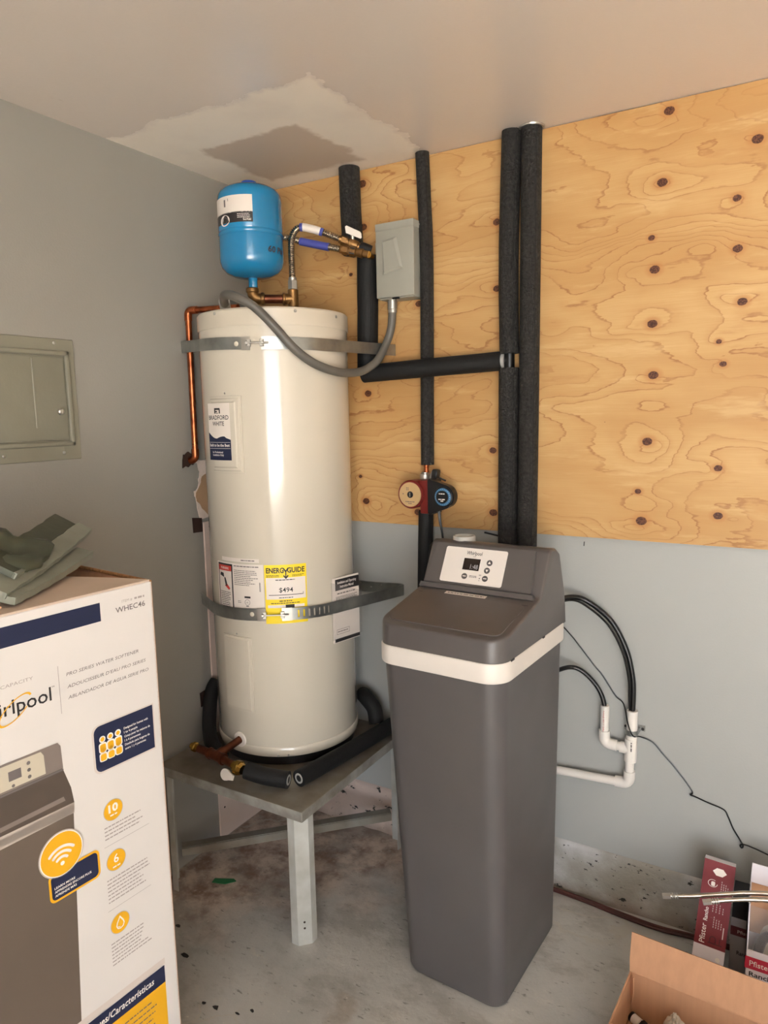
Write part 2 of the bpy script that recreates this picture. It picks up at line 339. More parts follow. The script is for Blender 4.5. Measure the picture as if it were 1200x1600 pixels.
def build(name, g, mat, parent=None, world=True, angle=35.0, fixn=True):
    """link a G as ONE mesh object; world = its points are world points"""
    me = bpy.data.meshes.new(name)
    mats = mat if isinstance(mat, (list, tuple)) else [mat]
    inv = ROOTM[parent.name].inverted() if (parent is not None and world) else None
    me.from_pydata([(inv @ v if inv else v) for v in g.v], [], g.f)
    for m in mats: me.materials.append(M[m] if isinstance(m, str) else m)
    if len(mats) > 1: me.polygons.foreach_set('material_index', g.m)
    if fixn:
        bm = bmesh.new(); bm.from_mesh(me); bmesh.ops.recalc_face_normals(bm, faces=bm.faces[:]); bm.to_mesh(me); bm.free()
    me.shade_smooth(); me.set_sharp_from_angle(angle=math.radians(angle)); me.update()
    o = bpy.data.objects.new(name, me); COL.objects.link(o)
    if parent is not None: o.parent = parent; ROOTM[o.name] = ROOTM[parent.name]
    else: ROOTM[o.name] = Matrix()
    return o
def tag(o, label, cat, group=None):
    o['label'] = label; o['category'] = cat
    if group: o['group'] = group
    return o
def thing(name, label, cat, loc, rotz=0.0, group=None, rot=None):
    o = bpy.data.objects.new(name, None); COL.objects.link(o); o.location = loc; o.empty_display_size = 0.05
    o.rotation_euler = rot or (0, 0, rotz)
    ROOTM[o.name] = Matrix.Translation(loc) @ o.rotation_euler.to_matrix().to_4x4()
    return tag(o, label, cat, group)
def struct(name, g, mat, parent=None, **k):
    o = build(name, g, mat, parent, **k)
    if parent is None: o['kind'] = 'structure'
    return o
def stuff(o): o['kind'] = 'stuff'; return o
def lab(o, t): o['label'] = t; return o
# flat print: shapes in (u, v) laid on a surface map mp(u, v, w)
class D2:
    def __init__(s): s.v = []; s.f = []
    def add(s, vs, fs): o = len(s.v); s.v += list(vs); s.f += [tuple(i+o for i in f) for f in fs]; return s
    def poly(s, p): return s.add(p, [tuple(range(len(p)))])
    def rect(s, u0, v0, u1, v1, n=1):
        vs = [(u0+(u1-u0)*i/n, v) for i in range(n+1) for v in (v0, v1)]
        return s.add(vs, [(2*i, 2*i+2, 2*i+3, 2*i+1) for i in range(n)])
    def rrect(s, u0, v0, u1, v1, r, corners=(1, 1, 1, 1), n=5):
        p = []
        for k, (cx, cy, on) in enumerate(((u1-r, v1-r, corners[0]), (u0+r, v1-r, corners[1]), (u0+r, v0+r, corners[2]), (u1-r, v0+r, corners[3]))):
            if on: p += [(cx+r*math.cos(PI/2*(k+i/n)), cy+r*math.sin(PI/2*(k+i/n))) for i in range(n+1)]
            else: p.append((cx+r*(1, -1, -1, 1)[k], cy+r*(1, 1, -1, -1)[k]))
        return s.poly(p)
    def circ(s, cu, cv, r, n=28, ry=None): return s.poly([(cu+r*math.cos(2*PI*i/n), cv+(ry or r)*math.sin(2*PI*i/n)) for i in range(n)])
    def arc(s, cu, cv, r0, r1, a0, a1, n=20, sy=1.0, rot=0.0):
        vs = []
        for i in range(n+1):
            a = math.radians(a0+(a1-a0)*i/n)
            for r in (r0, r1):
                x, y = r*math.cos(a), r*sy*math.sin(a); c, q = math.cos(rot), math.sin(rot); vs.append((cu+x*c-y*q, cv+x*q+y*c))
        return s.add(vs, [(2*i, 2*i+1, 2*i+3, 2*i+2) for i in range(n)])
    def text(s, body, u, v, size, width=None, bold=0.0, shear=0.0, align='LEFT', rot=0.0, squash=1.0, flip=False):
        cu = bpy.data.curves.new('t', 'FONT'); cu.body = body; cu.size = 1.0; cu.resolution_u = 2; cu.offset = bold; cu.shear = shear; cu.fill_mode = 'FRONT'
        ob = bpy.data.objects.new('t', cu); me = bpy.data.meshes.new_from_object(ob)
        vs = [(w.co.x, w.co.y) for w in me.vertices]; fs = [tuple(p.vertices) for p in me.polygons]
        bpy.data.objects.remove(ob); bpy.data.curves.remove(cu); bpy.data.meshes.remove(me)
        if not vs: return s
        x0 = min(a for a, b in vs); x1 = max(a for a, b in vs); sc = size/0.7
        sx = (width/(x1-x0)) if width else sc*squash
        off = {'LEFT': 0, 'CENTER': -(x1-x0)/2, 'RIGHT': -(x1-x0)}[align]
        c, q = math.cos(rot), math.sin(rot); out = []
        for a, b in vs:
            a = (a-x0+off)*sx; b = b*sc
            if flip: a, b = -a, -b
            out.append((u+a*c-b*q, v+a*q+b*c))
        return s.add(out, fs)
    def rows(s, u0, u1, vtop, vbot, n, h, seed=1, ragged=0.3, gap=0.0):
        R = random.Random(seed)
        for i in range(n):
            v = vtop+(vbot-vtop)*(i/(max(n-1, 1))); u = u0; end = u1-(u1-u0)*ragged*R.random()
            while u < end:
                w = min(h*R.uniform(1.2, 4.2), end-u); s.rect(u, v-h/2, u+w, v+h/2); u += w+h*0.6
        return s
def decal(name, d, mat, parent, mp, layer=1, world=True):
    w = 0.00035*layer; g = G(); g.add([mp(u, v, w) for u, v in d.v], d.f)
    o = build(name, g, mat, parent, world=world, fixn=False)
    if name in ('fine_print', 'dial_ticks', 'dial_print', 'pipe_print'): o['kind'] = 'stuff'     # print too small to pick apart
    return o
def planemap(o, u, v, n):
    o, u, v, n = Vector(o), Vector(u).normalized(), Vector(v).normalized(), Vector(n).normalized()
    return lambda a, b, w: o+u*a+v*b+n*w
def cylmap(c, R, th0, z0):
    """u runs along the arc to the right as seen from outside"""
    return lambda a, b, w: Vector((c[0]+(R+w)*math.cos(math.radians(th0)+a/R), c[1]+(R+w)*math.sin(math.radians(th0)+a/R), z0+b))
def screw(g, p, n, r=0.005, h=0.003):
    p = Vector(p); n = Vector(n).normalized(); g.lathe([(0, h), (r*0.6, h*0.95), (r, h*0.4), (r, 0)], p, 10, n)

# ------------------------------------------------------------------ the setting
H = 2.4238
g = G(); g.b2(-0.1, 5.0, BY, 0.1, -0.1, 0.0); struct('floor', g, 'floor')
g = G(); g.b2(-0.1, 5.0, BY-0.15, 0.1, H, H+0.1); struct('ceiling', g, 'ceiling')
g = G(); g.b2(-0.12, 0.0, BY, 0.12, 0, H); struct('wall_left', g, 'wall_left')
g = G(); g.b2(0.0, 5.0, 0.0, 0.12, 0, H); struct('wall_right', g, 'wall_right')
g = G(); g.b2(4.9, 5.0, BY, 0.0, 0, H); struct('wall_far', g, 'wall_plain')
g = G(); g.b2(-0.12, DX0, BY-0.12, BY, 0, H); g.b2(DX1, 5.0, BY-0.12, BY, 0, H); g.b2(DX0, DX1, BY-0.12, BY, DZ1, H); struct('wall_back', g, 'wall_plain')
g = G(); g.b2(-8, 14, -16, BY, -0.12, -0.02); struct('driveway', g, 'asphalt')
# rough concrete curb along the foot of the right wall
g = G(); rnd = random.Random(4); rings = []
for i in range(90):
    x = 0.0+5.0*i/89; j = lambda a: rnd.uniform(-a, a)
    rings.append([(x, 0.0, 0.0), (x, -0.034+j(0.003), 0.0), (x, -0.026+j(0.003), 0.03+j(0.004)), (x, -0.015+j(0.002), 0.10), (x, -0.011+j(0.0015), 0.150), (x, -0.007, 0.163+j(0.002)), (x, 0.0, 0.166)])
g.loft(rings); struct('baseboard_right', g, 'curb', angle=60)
# bare drywall strip on the left wall next to the corner, with its torn upper end
g = G(); g.b2(0.0, 0.007, -0.372, -0.004, 0.0, 1.224, 0.0015, 1); dw = struct('trim_1', g, 'drywall')
X0 = planemap((0.0, 0, 0), (0, 1, 0), (0, 0, 1), (1, 0, 0))
def ragged(poly, amp, seed, sub=4):
    R = random.Random(seed); out = []
    for i in range(len(poly)):
        a = poly[i]; b = poly[(i+1) % len(poly)]
        for k in range(sub):
            t = k/sub; out.append((a[0]+(b[0]-a[0])*t+R.uniform(-amp, amp), a[1]+(b[1]-a[1])*t+R.uniform(-amp, amp)))
    return out
g = G(); g.prism(ragged([(-0.43, 1.44), (-0.36, 1.446), (-0.33, 1.44), (-0.335, 1.36), (-0.30, 1.25), (-0.385, 1.235), (-0.395, 1.29), (-0.408, 1.335), (-0.385, 1.35), (-0.372, 1.40), (-0.385, 1.432)], 0.004, 3), 0.0025, X0); build('torn_plaster', g, 'gypsum', dw)
g = G(); g.prism(ragged([(-0.366, 1.385), (-0.33, 1.40), (-0.30, 1.26), (-0.345, 1.25), (-0.395, 1.30), (-0.40, 1.332), (-0.378, 1.35)], 0.003, 5), 0.0035, X0); build('torn_paper', g, 'drywall_tan', dw)
g = G(); g.prism([(-0.42, 1.246), (-0.375, 1.24), (-0.375, 1.19), (-0.418, 1.192)], 0.003, X0); build('hole', g, 'hole', dw)
g = G(); g.prism(ragged([(-0.42, 1.475), (-0.446, 1.47), (-0.448, 1.425), (-0.40, 1.43), (-0.38, 1.45)], 0.004, 8), 0.004, X0); build('hole', g, 'hole', dw)
g = G(); g.prism([(-0.432, 0.605), (-0.392, 0.61), (-0.392, 0.555), (-0.430, 0.552)], 0.003, X0); build('hole', g, 'hole', dw)
for zz in (1.205, 1.02, 0.9, 0.62, 0.30, 0.12):
    g = G(); screw(g, (0.007, -0.345, zz), (1, 0, 0), 0.004, 0.001); build('screw', g, 'hole', dw)

# ------------------------------------------------------------------ plywood sheet
def vnoise(x, z, seed):
    R = np.random.RandomState(seed).rand(128, 128); xi = np.floor(x).astype(int); zi = np.floor(z).astype(int)
    fx = x-xi; fz = z-zi; fx = fx*fx*fx*(fx*(fx*6-15)+10); fz = fz*fz*fz*(fz*(fz*6-15)+10)
    a = R[xi % 128, zi % 128]; b = R[(xi+1) % 128, zi % 128]; c = R[xi % 128, (zi+1) % 128]; d = R[(xi+1) % 128, (zi+1) % 128]
    return (a*(1-fx)+b*fx)*(1-fz)+(c*(1-fx)+d*fx)*fz
def fbm(x, z, seed, o=4): return sum(vnoise(x*2**i+7.3*i, z*2**i+3.1*i, seed+i)*0.5**i for i in range(o))
KN = [(1.476, 2.396, 9), (1.695, 2.28, 9), (1.464, 2.213, 9), (1.653, 2.141, 7), (1.44, 2.069, 6), (1.677, 1.873, 8), (1.66, 2.012, 8), (1.451, 1.982, 9), (1.449, 1.833, 9),
      (1.637, 1.711, 6), (1.624, 1.772, 5), (1.456, 1.689, 9), (1.445, 1.499, 9), (1.423, 1.352, 6), (1.636, 1.425, 7), (1.435, 1.264, 10), (1.641, 1.291, 8), (0.977, 2.18, 8), (0.978, 1.979, 8),
      (0.965, 1.469, 8), (0.967, 1.264, 9), (0.685, 1.251, 9), (0.487, 2.377, 10), (0.488, 2.235, 9), (0.699, 1.958, 8), (0.431, 2.083, 5), (0.491, 1.667, 9), (0.472, 1.28, 9), (0.45, 1.37, 5), (2.0, 1.6, 9), (2.15, 2.1, 8)]
PX1, PZ0, PZ1, PT = 2.44, 1.2038, H-0.002, 0.018
nx, nz = 560, 290
xs = np.linspace(0.002, PX1, nx); zs = np.linspace(PZ0, PZ1, nz); XX, ZZ = np.meshgrid(xs, zs, indexing='ij')
wx = XX+0.10*(fbm(XX*3, ZZ*5, 50)-0.9); wz = ZZ+0.035*(fbm(XX*4+9, ZZ*7, 60)-0.9)
hh = 9.0*fbm(wx*1.15+0.3, wz*3.3+1.7, 11, 4)
kd = np.full_like(XX, 9.0)
for kx, kz, kr in KN:
    dx = XX-kx; dz = ZZ-kz; r_ = kr*0.001*1.45
    big = 1.0 if kr >= 8 else 0.45
    hh += (3.4 if big == 1.0 else 1.6)*np.exp(-np.sqrt((wx-kx+0.0)**2/(0.085*big+0.02)**2+(wz-kz)**2/(0.038*big+0.01)**2))
    kd = np.minimum(kd, np.sqrt((dx/(r_*1.12))**2+(dz/(r_*0.9))**2))
me = bpy.data.meshes.new('plywood_sheet')
idx = np.arange(nx*nz).reshape(nx, nz)
q = np.stack([idx[:-1, :-1], idx[1:, :-1], idx[1:, 1:], idx[:-1, 1:]], -1).reshape(-1, 4)
V = np.stack([XX.ravel(), np.full(nx*nz, -PT), ZZ.ravel()], -1)
bk = [(0.002, -0.0005, PZ0), (PX1, -0.0005, PZ0), (PX1, -0.0005, PZ1), (0.002, -0.0005, PZ1)]; fr = [(a, -PT, c) for a, b, c in bk]; n0 = nx*nz
me.from_pydata(V.tolist()+bk+fr, [], q.tolist()+[(n0+0, n0+1, n0+5, n0+4), (n0+1, n0+2, n0+6, n0+5), (n0+2, n0+3, n0+7, n0+6), (n0+3, n0, n0+4, n0+7), (n0+3, n0+2, n0+1, n0)])
for nm, arr in (('grain', hh), ('knot', kd)):
    a = me.attributes.new(nm, 'FLOAT', 'POINT'); a.data.foreach_set('value', np.concatenate([arr.ravel(), np.full(8, 9.0)]).astype(np.float32))
me.materials.append(M['plywood']); me.materials.append(M['ply_edge'])
mi = np.zeros(len(me.polygons), dtype=np.int32); mi[-5:] = 1; me.polygons.foreach_set('material_index', mi); me.update()
ply = bpy.data.objects.new('plywood_sheet', me); COL.objects.link(ply); ROOTM[ply.name] = Matrix()
tag(ply, 'knotty tan plywood sheet covering the upper half of the right wall', 'plywood')
YF = -PT

# small scuffs on the paint
for (a, b, th) in (((0.928, 1.192), (0.985, 1.183), 0.003), ((1.263, 1.186), (1.262, 1.172), 0.0015)):
    g = G(); g.tube([(a[0], -0.0004, a[1]), (b[0], -0.0004, b[1])], th, 6); build('scuff_mark', g, 'ink', bpy.data.objects['wall_right'])

# ------------------------------------------------------------------ electrical panel on the left wall
t = thing('electrical_panel', 'grey painted breaker panel set in the left wall above the white carton', 'electrical panel', (0, -1.05, 1.65))
g = G(); g.b2(0, 0.006, -1.30, -0.846, 1.482, 1.824, 0.002, 1); build('trim_plate', g, 'panel_grey', t)
g = G(); # raised frame round the door
for a in ((-1.25, -0.868, 1.776, 1.790), (-1.25, -0.868, 1.522, 1.536), (-0.882, -0.868, 1.522, 1.790), (-1.264, -1.25, 1.522, 1.790)): g.b2(0.004, 0.015, a[0], a[1], a[2], a[3], 0.004, 3)
build('door_frame', g, 'panel_grey', t)
g = G(); g.b2(0.004, 0.010, -1.246, -0.886, 1.540, 1.772, 0.002, 2)
dr = build('door', g, 'panel_grey', t)
g = G(); g.b2(0.009, 0.012, -0.986, -0.981, 1.575, 1.768, 0.0012, 1); build('door_rib', g, 'panel_grey', dr)
g = G(); g.lathe([(0.0, 0.010), (0.006, 0.010), (0.009, 0.007), (0.010, 0.0)], (0.009, -0.908, 1.62), 20, (1, 0, 0)); g.b2(0.018, 0.021, -0.9095, -0.9065, 1.614, 1.626); build('latch', g, 'zinc', dr)
for yy, zz in ((-0.908, 1.812), (-1.084, 1.503), (-0.904, 1.503), (-1.24, 1.812)):
    g = G(); screw(g, (0.006, yy, zz), (1, 0, 0), 0.005); build('screw', g, 'zinc', t)

# ------------------------------------------------------------------ steel stand
SX0, SX1, SY0, SY1, SZ = 0.03, 0.632, -0.668, -0.045, 0.445
t = thing('heater_stand', 'galvanized steel stand with angle legs below the water heater', 'stand', ((SX0+SX1)/2, (SY0+SY1)/2, 0))
g = G(); g.b2(SX0, SX1, SY0, SY1, SZ-0.004, SZ, 0.0015, 1)
top_ = build('shelf_top', g, 'galv_dull', t)
for a in ((SX0, SX1, SY0-0.001, SY0+0.002), (SX0, SX1, SY1-0.002, SY1+0.001), (SX0-0.001, SX0+0.002, SY0, SY1), (SX1-0.002, SX1+0.001, SY0, SY1)):
    g = G(); g.b2(a[0], a[1], a[2], a[3], SZ-0.032, SZ-0.0005, 0.0008, 1); build('apron', g, 'apron_steel', top_)
def leg(cx, cy, sx, sy, name='leg'):
    # folded sheet leg: a broad diagonal face and two flanges running back along the apron
    g = G(); out = [(0, 0.055), (0.0, 0.030), (0.030, 0.0), (0.055, 0.0)]; th = 0.003
    inn = [(0.055, th), (0.030+th*0.4, th), (th, 0.030+th*0.4), (th, 0.055)]
    poly = [(cx+sx*a, cy+sy*b) for a, b in out+inn]
    g.prism(poly, SZ-0.004, lambda u, v, w: Vector((u, v, w))); return build(name, g, 'leg_paint', t, angle=20)
fl = leg(SX1-0.003, SY0+0.003, -1, 1); leg(SX0+0.003, SY0+0.003, 1, 1); leg(SX1-0.003, SY1-0.003, -1, -1); leg(SX0+0.003, SY1-0.003, 1, -1)
for zz in (0.075, 0.055):
    g = G(); g.lathe([(0, 0.0012), (0.003, 0.001), (0.0035, 0)], (SX1-0.003-0.0155, SY0+0.003+0.0145, zz), 10, (1, -1, 0)); build('bolt_hole', g, 'hole', fl)
a = Vector((SX0+0.035, SY0+0.05, 0.112)); b = Vector((SX1-0.035, SY1-0.05, 0.120)); d = (b-a).normalized(); n = Vector((d.y, -d.x, 0)); L_ = (b-a).length
g = G(); pmap = planemap(a, n, (0, 0, 1), d); g.prism([(0, -0.015), (0.003, -0.015), (0.003, 0.012), (-0.027, 0.015), (-0.027, 0.018), (0, 0.015)], L_, pmap); build('cross_brace', g, 'galv_dull', t, angle=20)

# ------------------------------------------------------------------ water heater
HC = (0.281, -0.273); HR = 0.247; Z0, Z1 = 0.483, 1.924
t = thing('water_heater', 'tall beige cylindrical electric water heater on the steel stand in the corner', 'water heater', (HC[0], HC[1], 0.445))
g = G(); g.lathe([(0, 0.445), (HR-0.02, 0.445), (HR-0.012, 0.449), (HR-0.012, 0.484)], (HC[0], HC[1], 0), 96); build('base_pad', g, 'black_plastic', t)
g = G(); g.lathe([(0.0, Z0), (HR+0.001, Z0), (HR+0.003, Z0+0.003), (HR+0.003, Z0+0.028), (HR+0.001, Z0+0.031), (HR-0.002, Z0+0.033)], (HC[0], HC[1], 0), 128); build('base_ring', g, 'enamel', t)
g = G(); g.lathe([(HR-0.006, Z0+0.02), (HR, Z0+0.033), (HR, Z1-0.052), (HR-0.006, Z1-0.045)], (HC[0], HC[1], 0), 160); jacket = build('jacket', g, 'enamel', t)
g = G(); g.lathe([(HR-0.002, Z1-0.055), (HR+0.0018, Z1-0.055), (HR+0.0022, Z1-0.05), (HR+0.0022, Z1-0.006), (HR-0.002, Z1-0.001), (HR-0.02, Z1+0.002), (0.1, Z1+0.006), (0, Z1+0.006)], (HC[0], HC[1], 0), 128); build('top_cap', g, 'enamel_lid', t)
def radial(th, R, z): return Vector((HC[0]+R*math.cos(math.radians(th)), HC[1]+R*math.sin(math.radians(th)), z))
for th, z in ((-96.8, 1.912), (-35.3, 1.911), (2, 1.905), (-150, 1.91)):
    g = G(); screw(g, radial(th, HR+0.002, z), radial(th, 1, 0)-Vector((HC[0], HC[1], 0)), 0.005); build('screw', g, 'zinc', t)
for th, z in ((-52.6, 0.489), (-60.4, 0.488)):
    g = G(); screw(g, radial(th, HR+0.003, z), radial(th, 1, 0)-Vector((HC[0], HC[1], 0)), 0.004); build('screw', g, 'zinc', t)
def cover(th0, th1, z0, z1, steps, name):
    """element access cover: stepped raised panel wrapped on the jacket"""
    g = G(); thm = (th0+th1)/2; n = 14; R = HR
    prof = steps; nv = len(prof)
    rings = []
    for ins, w in prof:
        a0 = math.radians(th0)+ins/R; a1 = math.radians(th1)-ins/R; b0 = z0+ins; b1 = z1-ins; ring = []
        for i in range(n+1): ring.append((a0+(a1-a0)*i/n, b0))
        for i in range(n+1): ring.append((a1+(a0-a1)*i/n, b1))
        rings.append([Vector((HC[0]+(R+w)*math.cos(a), HC[1]+(R+w)*math.sin(a), z)) for a, z in ring])
    g.loft(rings, caps=False)
    last = rings[-1]; m = n+1; vs = last[:m]+last[m:][::-1]
    g.add(vs, [(i, i+1, m+i+1, m+i) for i in range(n)])
    return build(name, g, 'enamel', t, angle=25)
up = cover(-108, -76.5, 1.418, 1.660, [(0, -0.001), (0.001, 0.004), (0.008, 0.005), (0.010, 0.008), (0.018, 0.009), (0.021, 0.012), (0.025, 0.0125)], 'upper_cover')
lo = cover(-106, -77.5, 0.630, 0.886, [(0, -0.001), (0.001, 0.004), (0.008, 0.005), (0.010, 0.008), (0.014, 0.0085)], 'lower_cover')
for z in (1.668, 0.893):
    g = G(); screw(g, radial(-91, HR+0.0005, z), radial(-91, 1, 0)-Vector((HC[0], HC[1], 0)), 0.003); build('screw', g, 'zinc', t)
# maker's badge on the upper cover
mp = cylmap(HC, HR+0.0125, -107.5, 1.46)
wB = 0.102; hB = 0.178
d = D2(); nn_ = 8
p = [(0.006*0, 0)]
def rr_strip(d, u0, v0, u1, v1, n=10): d.rect(u0, v0, u1, v1, n)
d = D2(); rr_strip(d, 0.0, 0.0, wB, hB); bl = decal('badge', d, 'label_white', up, mp, 1)
d = D2(); top = [(wB*i/12, 0.088-0.020*math.sin(min(1, i/5)*PI/2)-0.0+0.007*math.sin(max(0, (i-5)/7)*PI)*1.0 - (0.004 if i > 9 else 0)) for i in range(13)]
d.add([(u, 0.0) for u, v in top]+top, [(i, i+1, 14+i, 13+i) for i in range(12)]); decal('badge_blue', d, 'navy', up, mp, 2)
d = D2(); d.text('BRADFORD', wB/2, 0.127, 0.0135, width=0.092, bold=0.012, align='CENTER'); d.text('WHITE', wB/2, 0.108, 0.0135, width=0.054, bold=0.012, align='CENTER')
d.rect(0.036, 0.146, 0.042, 0.163, 1); d.rect(0.041, 0.157, 0.062, 0.163, 2); d.rect(0.041, 0.150, 0.050, 0.154, 2); d.rect(0.058, 0.146, 0.063, 0.159, 1); d.rect(0.044, 0.146, 0.054, 0.148, 1); decal('lettering', d, 'ink', up, mp, 2)
d = D2(); d.text('Built to be the Best', wB/2, 0.043, 0.0085, width=0.092, bold=0.03, align='CENTER'); d.rect(0.003, 0.0555, wB-0.003, 0.0565, 8); d.rect(0.003, 0.0365, wB-0.003, 0.0375, 8)
d.text('for Professional', wB*0.42, 0.0225, 0.006, width=0.050, bold=0.02, align='CENTER'); d.text('Installation Only', wB*0.44, 0.0135, 0.006, width=0.052, bold=0.02, align='CENTER'); decal('lettering', d, 'white_ink', up, mp, 3)
# warning and rating label
mp = cylmap(HC, HR, -110.5, 0.965); R_ = HR
uw = math.radians(110.5-66)*R_; hw = 0.175
d = D2(); d.rect(0, 0, uw, hw-0.012, 16); d.rect(0.03, hw-0.006, uw-0.012, hw+0.006, 14); wl = decal('rating_label', d, 'label_white', t, mp, 1)
lw = math.radians(17)*R_
d = D2(); d.rect(0.006, 0.004, 0.006+lw, hw-0.016, 6); decal('warning_border', d, 'ink', wl, mp, 2)
d = D2(); d.rect(0.011, 0.009, 0.001+lw, hw-0.022, 6); decal('warning_field', d, 'label_white', wl, mp, 3)
d = D2(); d.rect(0.011, hw-0.040, 0.001+lw, hw-0.022, 6); decal('warning_header', d, 'red_ink', wl, mp, 4)
d = D2(); d.poly([(0.040, 0.085), (0.060, 0.072), (0.066, 0.078), (0.052, 0.092)]); decal('warning_flame', d, 'red_ink', wl, mp, 4)
d = D2(); d.text('WARNING', 0.006+lw/2, hw-0.035, 0.008, width=0.04, bold=0.02, align='CENTER'); decal('lettering', d, 'white_ink', wl, mp, 5)
d = D2(); d.poly([(0.016, 0.118), (0.038, 0.112), (0.036, 0.126), (0.020, 0.128)]); d.poly([(0.038, 0.112), (0.045, 0.112), (0.054, 0.086), (0.044, 0.084)]); d.rows(0.015, lw-0.004, 0.064, 0.016, 9, 0.0022, 3, 0.2)
decal('warning_print', d, 'ink', wl, mp, 4)
d = D2(); u0 = 0.012+lw; d.rows(u0, uw-0.012, hw-0.020, hw-0.022, 1, 0.003, 5, 0.05); d.rows(u0, uw-0.014, hw-0.034, 0.094, 9, 0.0022, 7, 0.4); d.rows(u0+0.03, uw-0.016, hw+0.0, hw+0.0005, 1, 0.003, 2, 0.2)
d.rows(u0+0.008, uw-0.03, 0.013, 0.0135, 1, 0.002, 9, 0.05); d.rows(u0+0.012, u0+0.024, 0.041, 0.036, 2, 0.002, 9, 0.05); d.arc(u0+0.048, 0.038, 0.0085, 0.0098, 0, 360, 20); d.text('UL', u0+0.048, 0.035, 0.006, align='CENTER'); d.rect(u0+0.043, 0.024, u0+0.053, 0.027, 1)
decal('fine_print', d, 'ink_grey', wl, mp, 2)
d = D2(); d.rect(u0+0.038, 0.052, u0+0.060, 0.058, 2); d.rect(uw-0.014, 0.075, uw-0.0125, 0.105, 1); d.rect(uw-0.0115, 0.075, uw-0.0105, 0.105, 1); decal('bar_code', d, 'ink', wl, mp, 2)
# energy label
mp = cylmap(HC, HR, -65.2, 0.935); ue = math.radians(65.2-34)*HR; he = 0.192
d = D2(); d.rect(0, 0, ue, he, 14); el = decal('energy_label', d, 'energy_yellow', t, mp, 2)
d = D2(); d.rect(0.004, 0.080, ue-0.004, 0.150, 14); d.rect(0.008, 0.052, ue-0.010, 0.061, 12); decal('price_field', d, 'label_white', el, mp, 3)
d = D2(); d.text('ENERG', 0.006, he-0.026, 0.0165, width=0.056, bold=0.028); d.text('GUIDE', ue-0.006, he-0.026, 0.0165, width=0.056, bold=0.028, align='RIGHT')
yu = ue/2+0.001; d.poly([(yu-0.011, he-0.010), (yu-0.006, he-0.010), (yu+0.0015, he-0.020), (yu-0.0015, he-0.024)]); d.poly([(yu+0.011, he-0.010), (yu+0.006, he-0.010), (yu-0.0015, he-0.021), (yu+0.0015, he-0.024)])
d.rect(yu-0.0017, he-0.042, yu+0.0017, he-0.018); d.poly([(yu-0.009, he-0.036), (yu-0.0055, he-0.0335), (yu, he-0.041), (yu+0.0055, he-0.0335), (yu+0.009, he-0.036), (yu, he-0.047)])
d.text('$494', ue/2, 0.103, 0.015, width=0.044, bold=0.008, align='CENTER'); d.rect(0.012, 0.0930, ue-0.012, 0.0950, 12); d.rect(ue-0.0135, 0.095, ue-0.012, 0.101)
d.rect(0.064, 0.046, 0.092, 0.062, 3); decal('lettering', d, 'ink', el, mp, 4)
d = D2(); d.rows(0.006, 0.05, he-0.034, he-0.038, 2, 0.0018, 3, 0.3); d.rows(ue-0.046, ue-0.006, he-0.034, he-0.038, 2, 0.0018, 4, 0.3); d.rows(0.035, ue-0.036, 0.143, 0.1435, 1, 0.0026, 5, 0.05); d.rows(0.044, ue-0.044, 0.085, 0.0855, 1, 0.0025, 6, 0.05); d.rows(0.045, ue-0.048, 0.074, 0.0745, 1, 0.003, 6, 0.05); d.rows(0.018, ue-0.02, 0.067, 0.0675, 1, 0.0025, 6, 0.05); decal('fine_print', d, 'ink', el, mp, 4)
# drain port
ax = radial(-93, 1, 0)-Vector((HC[0], HC[1], 0))
g = G(); g.lathe([(0.026, -0.002), (0.026, 0.002), (0.024, 0.004), (0.013, 0.004), (0.013, -0.01)], radial(-93, HR, 0.527), 28, ax); build('drain_escutcheon', g, 'white_plastic', t)
# outlets on top
TT = Vector((0.322, -0.213, 0)); TE = Vector((0.217, -0.298, 0)); TB = Vector((0.139, -0.207, 0))
for p_ in (TT, TB):
    g = G(); g.cyl(p_+Vector((0, 0, Z1+0.003)), p_+Vector((0, 0, Z1+0.03)), 0.014, 16); build('outlet_nipple', g, 'bronze', t)

# installation booklet hanging on the jacket under the lower strap
tt = thing('manual_pouch', 'installation manual in a clear pouch tucked under the lower heater strap', 'booklet', radial(-6, HR, 0.86))
th = -6.0; nrm = radial(th, 1, 0)-Vector((HC[0], HC[1], 0)); tang = Vector((-math.sin(math.radians(th)), math.cos(math.radians(th)), 0))
tang2 = (tang*0.80+nrm*0.10).normalized(); n2 = tang2.cross(Vector((0, 0, 1))).normalized()
if n2.dot(nrm) < 0: n2 = -n2
o_ = radial(-12.0, HR+0.0008, 0.838); mp = planemap(o_, tang2, (0, 0, 1), n2)
wM, hM = 0.120, 0.222
g = G(); g.prism([(0, 0), (wM, 0), (wM, hM), (0, hM)], 0.0025, mp); bk_ = build('booklet', g, 'label_white', tt)
mp4 = lambda u, v, w: mp(u, v, w+0.0025)
d = D2(); d.rect(0.012, hM-0.044, wM, hM-0.006); decal('print_band', d, 'ink', bk_, mp4, 1)
d = D2(); d.rect(0.006, 0.002, wM, 0.014); decal('print_band', d, 'ink', bk_, mp4, 1)
d = D2(); d.text('Installation and Operating', 0.064, hM-0.022, 0.0085, width=0.086, bold=0.02, align='CENTER'); d.text('Instruction Manual', 0.064, hM-0.036, 0.0085, width=0.062, bold=0.02, align='CENTER'); decal('lettering', d, 'white_ink', bk_, mp4, 2)
d = D2(); d.rows(0.02, wM-0.01, hM-0.055, hM-0.056, 1, 0.004, 3, 0.4); d.rows(0.014, wM-0.006, hM-0.066, hM-0.118, 13, 0.0022, 4, 0.15)
for a in ((0.014, 0.028, 0.072, 0.0292), (0.014, 0.044, 0.072, 0.0452), (0.014, 0.028, 0.0152, 0.045), (0.0708, 0.028, 0.072, 0.045)): d.rect(a[0], a[1], a[2], a[3])
